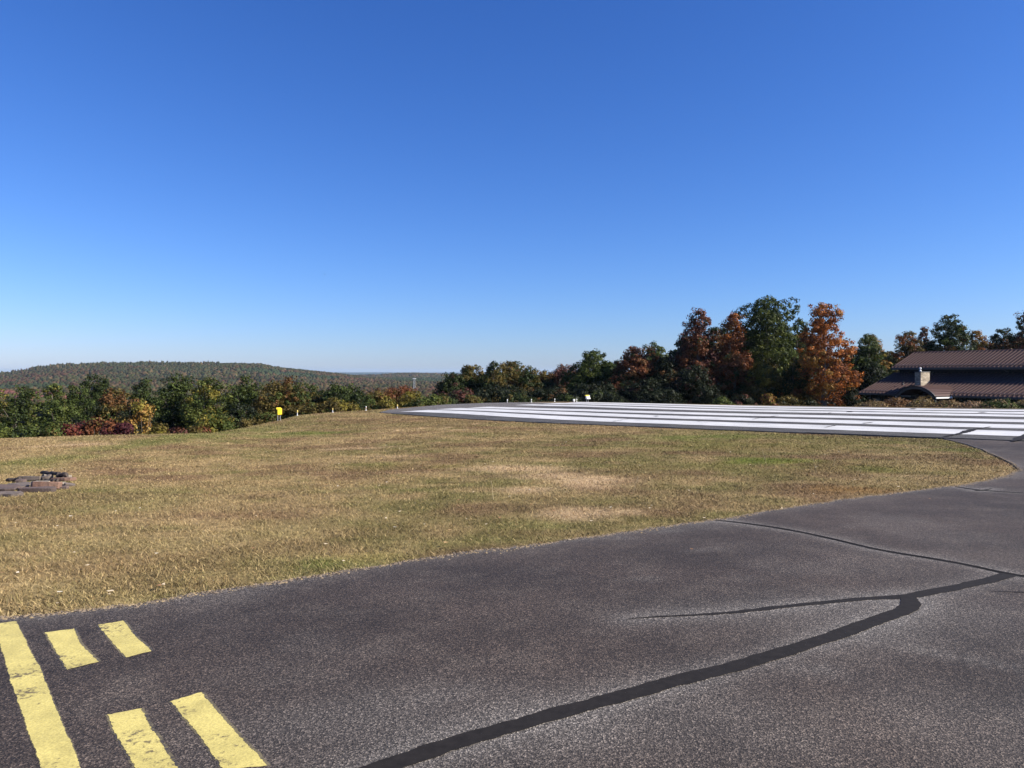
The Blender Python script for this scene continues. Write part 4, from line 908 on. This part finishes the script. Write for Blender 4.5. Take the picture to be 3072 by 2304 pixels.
# ------------------------------------------------------------------ lodge
BX, BY = 39.7, 88.0
lodge = empty('lodge', (BX, BY, 0), math.atan2(-0.898, 0.439)); tag(lodge, 'long dark lodge with two tiers of brown ribbed metal roof and arched porch', 'building')
GZ = -6.0; LEN = 34.0
def roofpan(name, x0, x1, y0, z0, y1, z1, thick=0.09, guard=True, gut=True, soff=0.35):
    m = MB(); sl = math.hypot(y1 - y0, z1 - z0); dy, dz = (y1 - y0) / sl, (z1 - z0) / sl; ny, nz = -dz, dy
    if dy < 0: ny, nz = -ny, -nz
    if nz < 0: ny, nz = -ny, -nz
    m.prism([(y0, z0), (y1, z1), (y1 - ny * thick, z1 - nz * thick), (y0 - ny * thick, z0 - nz * thick)], x0, x1)
    k = x0 + 0.02
    while k < x1:
        h = 0.085; m.prism([(y0 - ny * .01, z0 - nz * .01), (y1 - ny * .01, z1 - nz * .01), (y1 + ny * h, z1 + nz * h), (y0 + ny * h, z0 + nz * h)], k, k + 0.06); k += 0.44
    o = m.build(name, ROOF, lodge)
    if guard:
        g = MB()
        for d in (0.55, 0.72): 
            cy, cz = y0 + dy * d, z0 + dz * d; g.prism([(cy - .03, cz + .055), (cy + .03, cz + .055 + dz * .06), (cy + ny * .03, cz + nz * .03 + .05), (cy - .03 + ny * .03, cz + nz * .03 + .04)], x0 + .1, x1 - .1)
        k = x0 + 0.16
        while k < x1 - .2: 
            cy, cz = y0 + dy * .55, z0 + dz * .55; g.box(k, k + .09, cy - .06, cy - .035, cz + .04, cz + .11); k += 0.33
        g.build('snow_guard', simple('snow_guard_metal', (0.16, 0.12, 0.12), 0.35, 0.4), o)
    return o
# lower tier: eave y=0 z=-.8, meets the upper wall at y=6.1
r1 = roofpan('lower_roof', 0, LEN, 0, -0.80, 6.1, 1.48)
r2 = roofpan('upper_roof', 0.2, LEN, 5.2, 2.05, 9.3, 3.90)
r3 = roofpan('upper_roof', 0.2, LEN, 13.4, 2.05, 9.32, 3.90, guard=False)
r4 = roofpan('lower_roof', 0, LEN, 18.6, -0.80, 12.5, 1.48, guard=False)
m = MB(); m.prism([(9.12, 3.86), (9.31, 3.98), (9.5, 3.86), (9.31, 3.93)], 0.15, LEN + .05); m.build('ridge_cap', ROOF, lodge)
for (y, z) in ((5.2, 2.05), (0, -0.80)):
    m = MB(); m.box(0.02 if y == 0 else 0.22, LEN, y - .12, y - .004, z - .16, z - .015); m.box(0.02 if y == 0 else 0.22, LEN, y - .10, y + .12, z - .22, z - .165); m.build('gutter', FASCIA, lodge, .01)
m = MB(); m.box(0.6, LEN - .5, 0.9, 18.0, GZ, -0.62)
k = 0.6
while k < LEN - .6: m.box(k, k + .04, .875, .899, GZ, -.64); k += .4
m.build('lower_wall', WALL, lodge)
m = MB(); m.box(0.7, LEN - .6, 6.0, 12.6, -0.5, 1.93); m.add([(0.7, 6.0, 1.93), (0.7, 12.6, 1.93), (0.7, 9.3, 3.72), (0.9, 6.0, 1.93), (0.9, 12.6, 1.93), (0.9, 9.3, 3.72)], [(0, 2, 1), (3, 4, 5), (0, 3, 5, 2), (1, 2, 5, 4)]); m.build('upper_wall', NAVY, lodge)
m = MB(); m.prism([(5.22, 1.80), (6.0, 1.80), (6.0, 1.86), (5.22, 1.86)], .3, LEN - .5); m.build('soffit', FASCIA, lodge)
# floodlights under the upper eave
for xx in (13.1, 20.6):
    m = MB(); m.box(xx, xx + .18, 5.75, 5.99, 1.52, 1.72); m.tube([(xx + .09, 5.25, 1.80), (xx + .09, 5.55, 1.62)], .045, 8); m.build('floodlight', FASCIA, lodge, .01)
for (xx, yy) in ((3.7, 2.6), (24.0, 7.2)):
    zz = -0.80 + .374 * yy if yy < 6 else 2.05 + (yy - 5.2) * .451
    m = MB(); m.lathe([(.12, -.05), (.06, .10), (.045, .12), (.045, .36), (.06, .38), (.06, .42)], (xx, yy, zz), 10); m.build('vent_pipe', PIPE, lodge)
# windows: frame > pane
def window(x0, x1, z0, z1, mull=0):
    m = MB(); t = .11; y0, y1 = .80, .90
    m.box(x0, x1, y0, y1, z1 - t, z1); m.box(x0, x1, y0, y1, z0, z0 + t); m.box(x0, x0 + t, y0, y1, z0 + t, z1 - t); m.box(x1 - t, x1, y0, y1, z0 + t, z1 - t)
    for q in range(mull):
        c = x0 + (x1 - x0) * (q + 1) / (mull + 1); m.box(c - .05, c + .05, y0 + .01, y1, z0 + t, z1 - t)
    f = m.build('window', TRIM, lodge); g = MB(); g.box(x0 + t + .002, x1 - t - .002, .85, .895, z0 + t + .002, z1 - t - .002); g.build('pane', GLASS, f)
window(1.25, 2.15, -2.8, -1.45); window(13.9, 16.9, -2.9, -1.85, 1); window(22.0, 24.0, -2.9, -1.7, 1); window(27.0, 29.0, -2.9, -1.7, 1)
for xx in (0.72, 18.2, 20.2):
    m = MB(); m.box(xx, xx + .10, .76, .87, GZ, -.98); m.tube([(xx + .05, .0, -.98), (xx + .05, .5, -1.1), (xx + .05, .8, -1.2)], .05, 8); m.build('downspout', FASCIA, lodge)
# arched porch
xc = 8.85; hw = 2.15; yf = -2.46; zs = -0.84; rise = 0.92
def arc(u, off=0.0, hwx=0.0):
    R_ = (hw ** 2 + rise ** 2) / (2 * rise); a = math.asin(hw / R_) * u; return xc + (R_ + off) * math.sin(a), zs + rise - R_ + (R_ + off) * math.cos(a)
n = 24
def arcband(o0, o1, y0, y1, ua=-1.04, ub=1.04):
    vs = []; fs = []
    for k in range(n + 1):
        u = ua + (ub - ua) * k / n
        for (o_, y) in ((o0, y0), (o1, y0), (o1, y1), (o0, y1)):
            x, z = arc(u, o_); vs.append((x, y, z))
    for k in range(n):
        b_ = k * 4
        for q in range(4): fs.append((b_ + q, b_ + (q + 1) % 4, b_ + 4 + (q + 1) % 4, b_ + 4 + q))
    fs.append((0, 1, 2, 3)[::-1]); fs.append((4 * n, 4 * n + 1, 4 * n + 2, 4 * n + 3)); return vs, fs
m = MB(); m.add(*arcband(-.04, .03, yf, 2.7))
for k in range(17):
    u = -1.03 + 2.06 * k / 16; x, z = arc(u, .03); x2, z2 = arc(u, .085); dx = .022
    m.add([(x - dx, yf, z - .01), (x + dx, yf, z - .01), (x2 + dx, yf, z2), (x2 - dx, yf, z2), (x - dx, 2.65, z - .01), (x + dx, 2.65, z - .01), (x2 + dx, 2.65, z2), (x2 - dx, 2.65, z2)], [(0, 1, 2, 3)[::-1], (4, 5, 6, 7), (0, 1, 5, 4), (1, 2, 6, 5), (2, 3, 7, 6), (3, 0, 4, 7)])
pr = m.build('porch_roof', ROOF, lodge)
m = MB(); m.add(*arcband(-.26, -.0415, yf - .05, yf + .06)); m.build('fascia', FASCIA, pr)
m = MB(); m.add(*arcband(.031, .07, yf - .07, yf + .04)); m.build('edge_trim', PIPE, pr)
for sx, mt in ((-1, CREAM), (1, CREAM)):
    x, z = arc(sx * 1.04, 0); a, b_ = (x - .02, x + .10) if sx > 0 else (x - .10, x + .02)
    m = MB(); m.box(a, b_, yf + .07, -.13, z - .20, z - .05); m.build('porch_gutter', mt, pr, .01)
x, z = arc(1.04, 0); m = MB(); m.lathe([(.09, -.14), (.11, -.05), (.11, .06), (.05, .1)], (x + .12, -.05, z - .05), 10); m.build('downspout_head', CREAM, pr)
m = MB(); m.box(6.9, 10.8, .60, .88, GZ, -.9); m.build('porch_backing', NAVY, lodge)
for xx in (6.85, 10.85):
    m = MB(); m.box(xx - .10, xx + .10, yf + .12, yf + .32, GZ, -1.62 if xx > 8 else -1.2); m.build('porch_post', CREAM if xx > 8 else WALL, lodge, .01)
    m = MB(); m.box(xx - .13, xx + .13, yf + .09, yf + .35, -1.62 if xx > 8 else -1.2, zs - .1); m.build('post_head', WALL, lodge)
m = MB(); m.box(6.6, 11.0, yf + .10, yf + .30, zs - .26, zs - .12); m.build('porch_beam', WALL, lodge)
# stone chimney with a pale flue cowl
cx0, cx1, cy0, cy1, ct = 5.62, 6.34, 1.9, 3.4, 1.62
m = MB(); m.box(cx0, cx1, cy0, cy1, -0.7, ct - .08); ch = m.build('chimney', STONE, lodge, .03)
m = MB(); m.box(cx0 - .04, cx1 + .04, cy0 - .04, cy1 + .04, ct - .08, ct); m.build('chimney_cap', FASCIA, ch, .01)
m = MB(); m.lathe([(.10, 0), (.14, .05), (.10, .12), (.06, .16), (.06, .22), (.12, .27), (.13, .34), (.10, .41), (.03, .44)], ((cx0 + cx1) / 2 + .05, cy0 + .35, ct), 12); m.build('flue_cowl', WPLATE, ch)

# ------------------------------------------------------------------ bird
bY = 60; bx, bz = (974 - 1536) / 2307 * bY, CAM_H + (HOR - 823) / 2307 * bY
m = MB(); m.tube([(-.09, 0, 0), (-.04, 0, .01), (.03, 0, .015), (.08, 0, .02), (.11, 0, .018)], [.008, .026, .03, .02, .005], 8)
for s_ in (-1, 1):
    m.add([(-.03, 0, .02), (.05, 0, .02), (.03, s_ * .10, .06), (-.02, s_ * .16, .03), (-.05, s_ * .09, .055), (-.03, 0, .012), (.05, 0, .012), (.03, s_ * .10, .052), (-.02, s_ * .16, .026), (-.05, s_ * .09, .047)],
          [(0, 1, 2, 3, 4), (9, 8, 7, 6, 5), (0, 5, 6, 1), (1, 6, 7, 2), (2, 7, 8, 3), (3, 8, 9, 4), (4, 9, 5, 0)])
o = m.build('bird', BIRD); o.scale = (.6, .6, .6); o.location = (bx, bY, bz); o.rotation_euler = (0, 0, .5); tag(o, 'tiny dark bird flying in the clear blue sky', 'bird')

# ------------------------------------------------------------------ haze
m = MB(); m.box(-17500, 17500, -60, 19500, -75, 48)
hm = bpy.data.materials.new('thin_haze'); hm.use_nodes = True; nt = hm.node_tree; nt.nodes.clear()
pv = nt.nodes.new('ShaderNodeVolumePrincipled'); pv.inputs['Color'].default_value = (0.62, 0.80, 1.0, 1); pv.inputs['Density'].default_value = 0.000042; pv.inputs['Anisotropy'].default_value = 0.2
out = nt.nodes.new('ShaderNodeOutputMaterial'); nt.links.new(pv.outputs[0], out.inputs['Volume'])
o = m.build('haze', hm); tag(o, 'thin pale haze over the valley', 'haze', kind='stuff')

# ------------------------------------------------------------------ light, sky, camera
EL = math.radians(32); sd = Vector((math.cos(EL) * 0.978, math.cos(EL) * -0.21, math.sin(EL)))
L = bpy.data.lights.new('sun', 'SUN'); L.energy = 5.0; L.angle = math.radians(0.53); L.color = (1.0, 0.93, 0.82)
lo = bpy.data.objects.new('sun', L); COL.objects.link(lo); lo.rotation_euler = (-sd).to_track_quat('-Z', 'Y').to_euler()
W = bpy.data.worlds.new('World'); SC.world = W; W.use_nodes = True; nt = W.node_tree
sky = nt.nodes.new('ShaderNodeTexSky'); sky.sky_type = 'NISHITA'; sky.sun_disc = False; sky.sun_elevation = EL; sky.sun_rotation = math.atan2(sd.x, sd.y)
sky.air_density = 1.0; sky.dust_density = 0.3; sky.ozone_density = 2.5; sky.altitude = 300
bg = nt.nodes['Background']; bg.inputs[1].default_value = 0.05
# the phone's deeper rendering of a clear blue sky: a response curve per channel on the sky's own colour
sc_ = nt.nodes.new('ShaderNodeSeparateColor'); cb_ = nt.nodes.new('ShaderNodeCombineColor'); nt.links.new(sky.outputs[0], sc_.inputs[0])
for i, (k, p) in enumerate(((0.94, 1.36), (1.05, 1.14), (1.60, 0.98))):
    a = nt.nodes.new('ShaderNodeMath'); a.operation = 'MULTIPLY'; a.inputs[1].default_value = 0.1; nt.links.new(sc_.outputs[i], a.inputs[0])
    b = nt.nodes.new('ShaderNodeMath'); b.operation = 'POWER'; b.inputs[1].default_value = p; nt.links.new(a.outputs[0], b.inputs[0])
    c = nt.nodes.new('ShaderNodeMath'); c.operation = 'MULTIPLY'; c.inputs[1].default_value = 10.0 * k; nt.links.new(b.outputs[0], c.inputs[0]); nt.links.new(c.outputs[0], cb_.inputs[i])
nt.links.new(cb_.outputs[0], bg.inputs[0])
cam = bpy.data.cameras.new('camera'); cam.sensor_width = 36; cam.lens = 36 * FOC; cam.clip_start = 0.1; cam.clip_end = 60000
co_ = bpy.data.objects.new('camera', cam); COL.objects.link(co_); co_.location = (0, 0, CAM_H)
cam.shift_y = -(1152 - HOR) / 3072.0
co_.rotation_euler = (math.radians(90), 0, 0)
SC.camera = co_
SC.view_settings.view_transform = 'Standard'; SC.view_settings.look = 'None'; SC.view_settings.exposure = 1.0; SC.view_settings.gamma = 1
SC.cycles.max_bounces = 6; SC.cycles.volume_bounces = 1
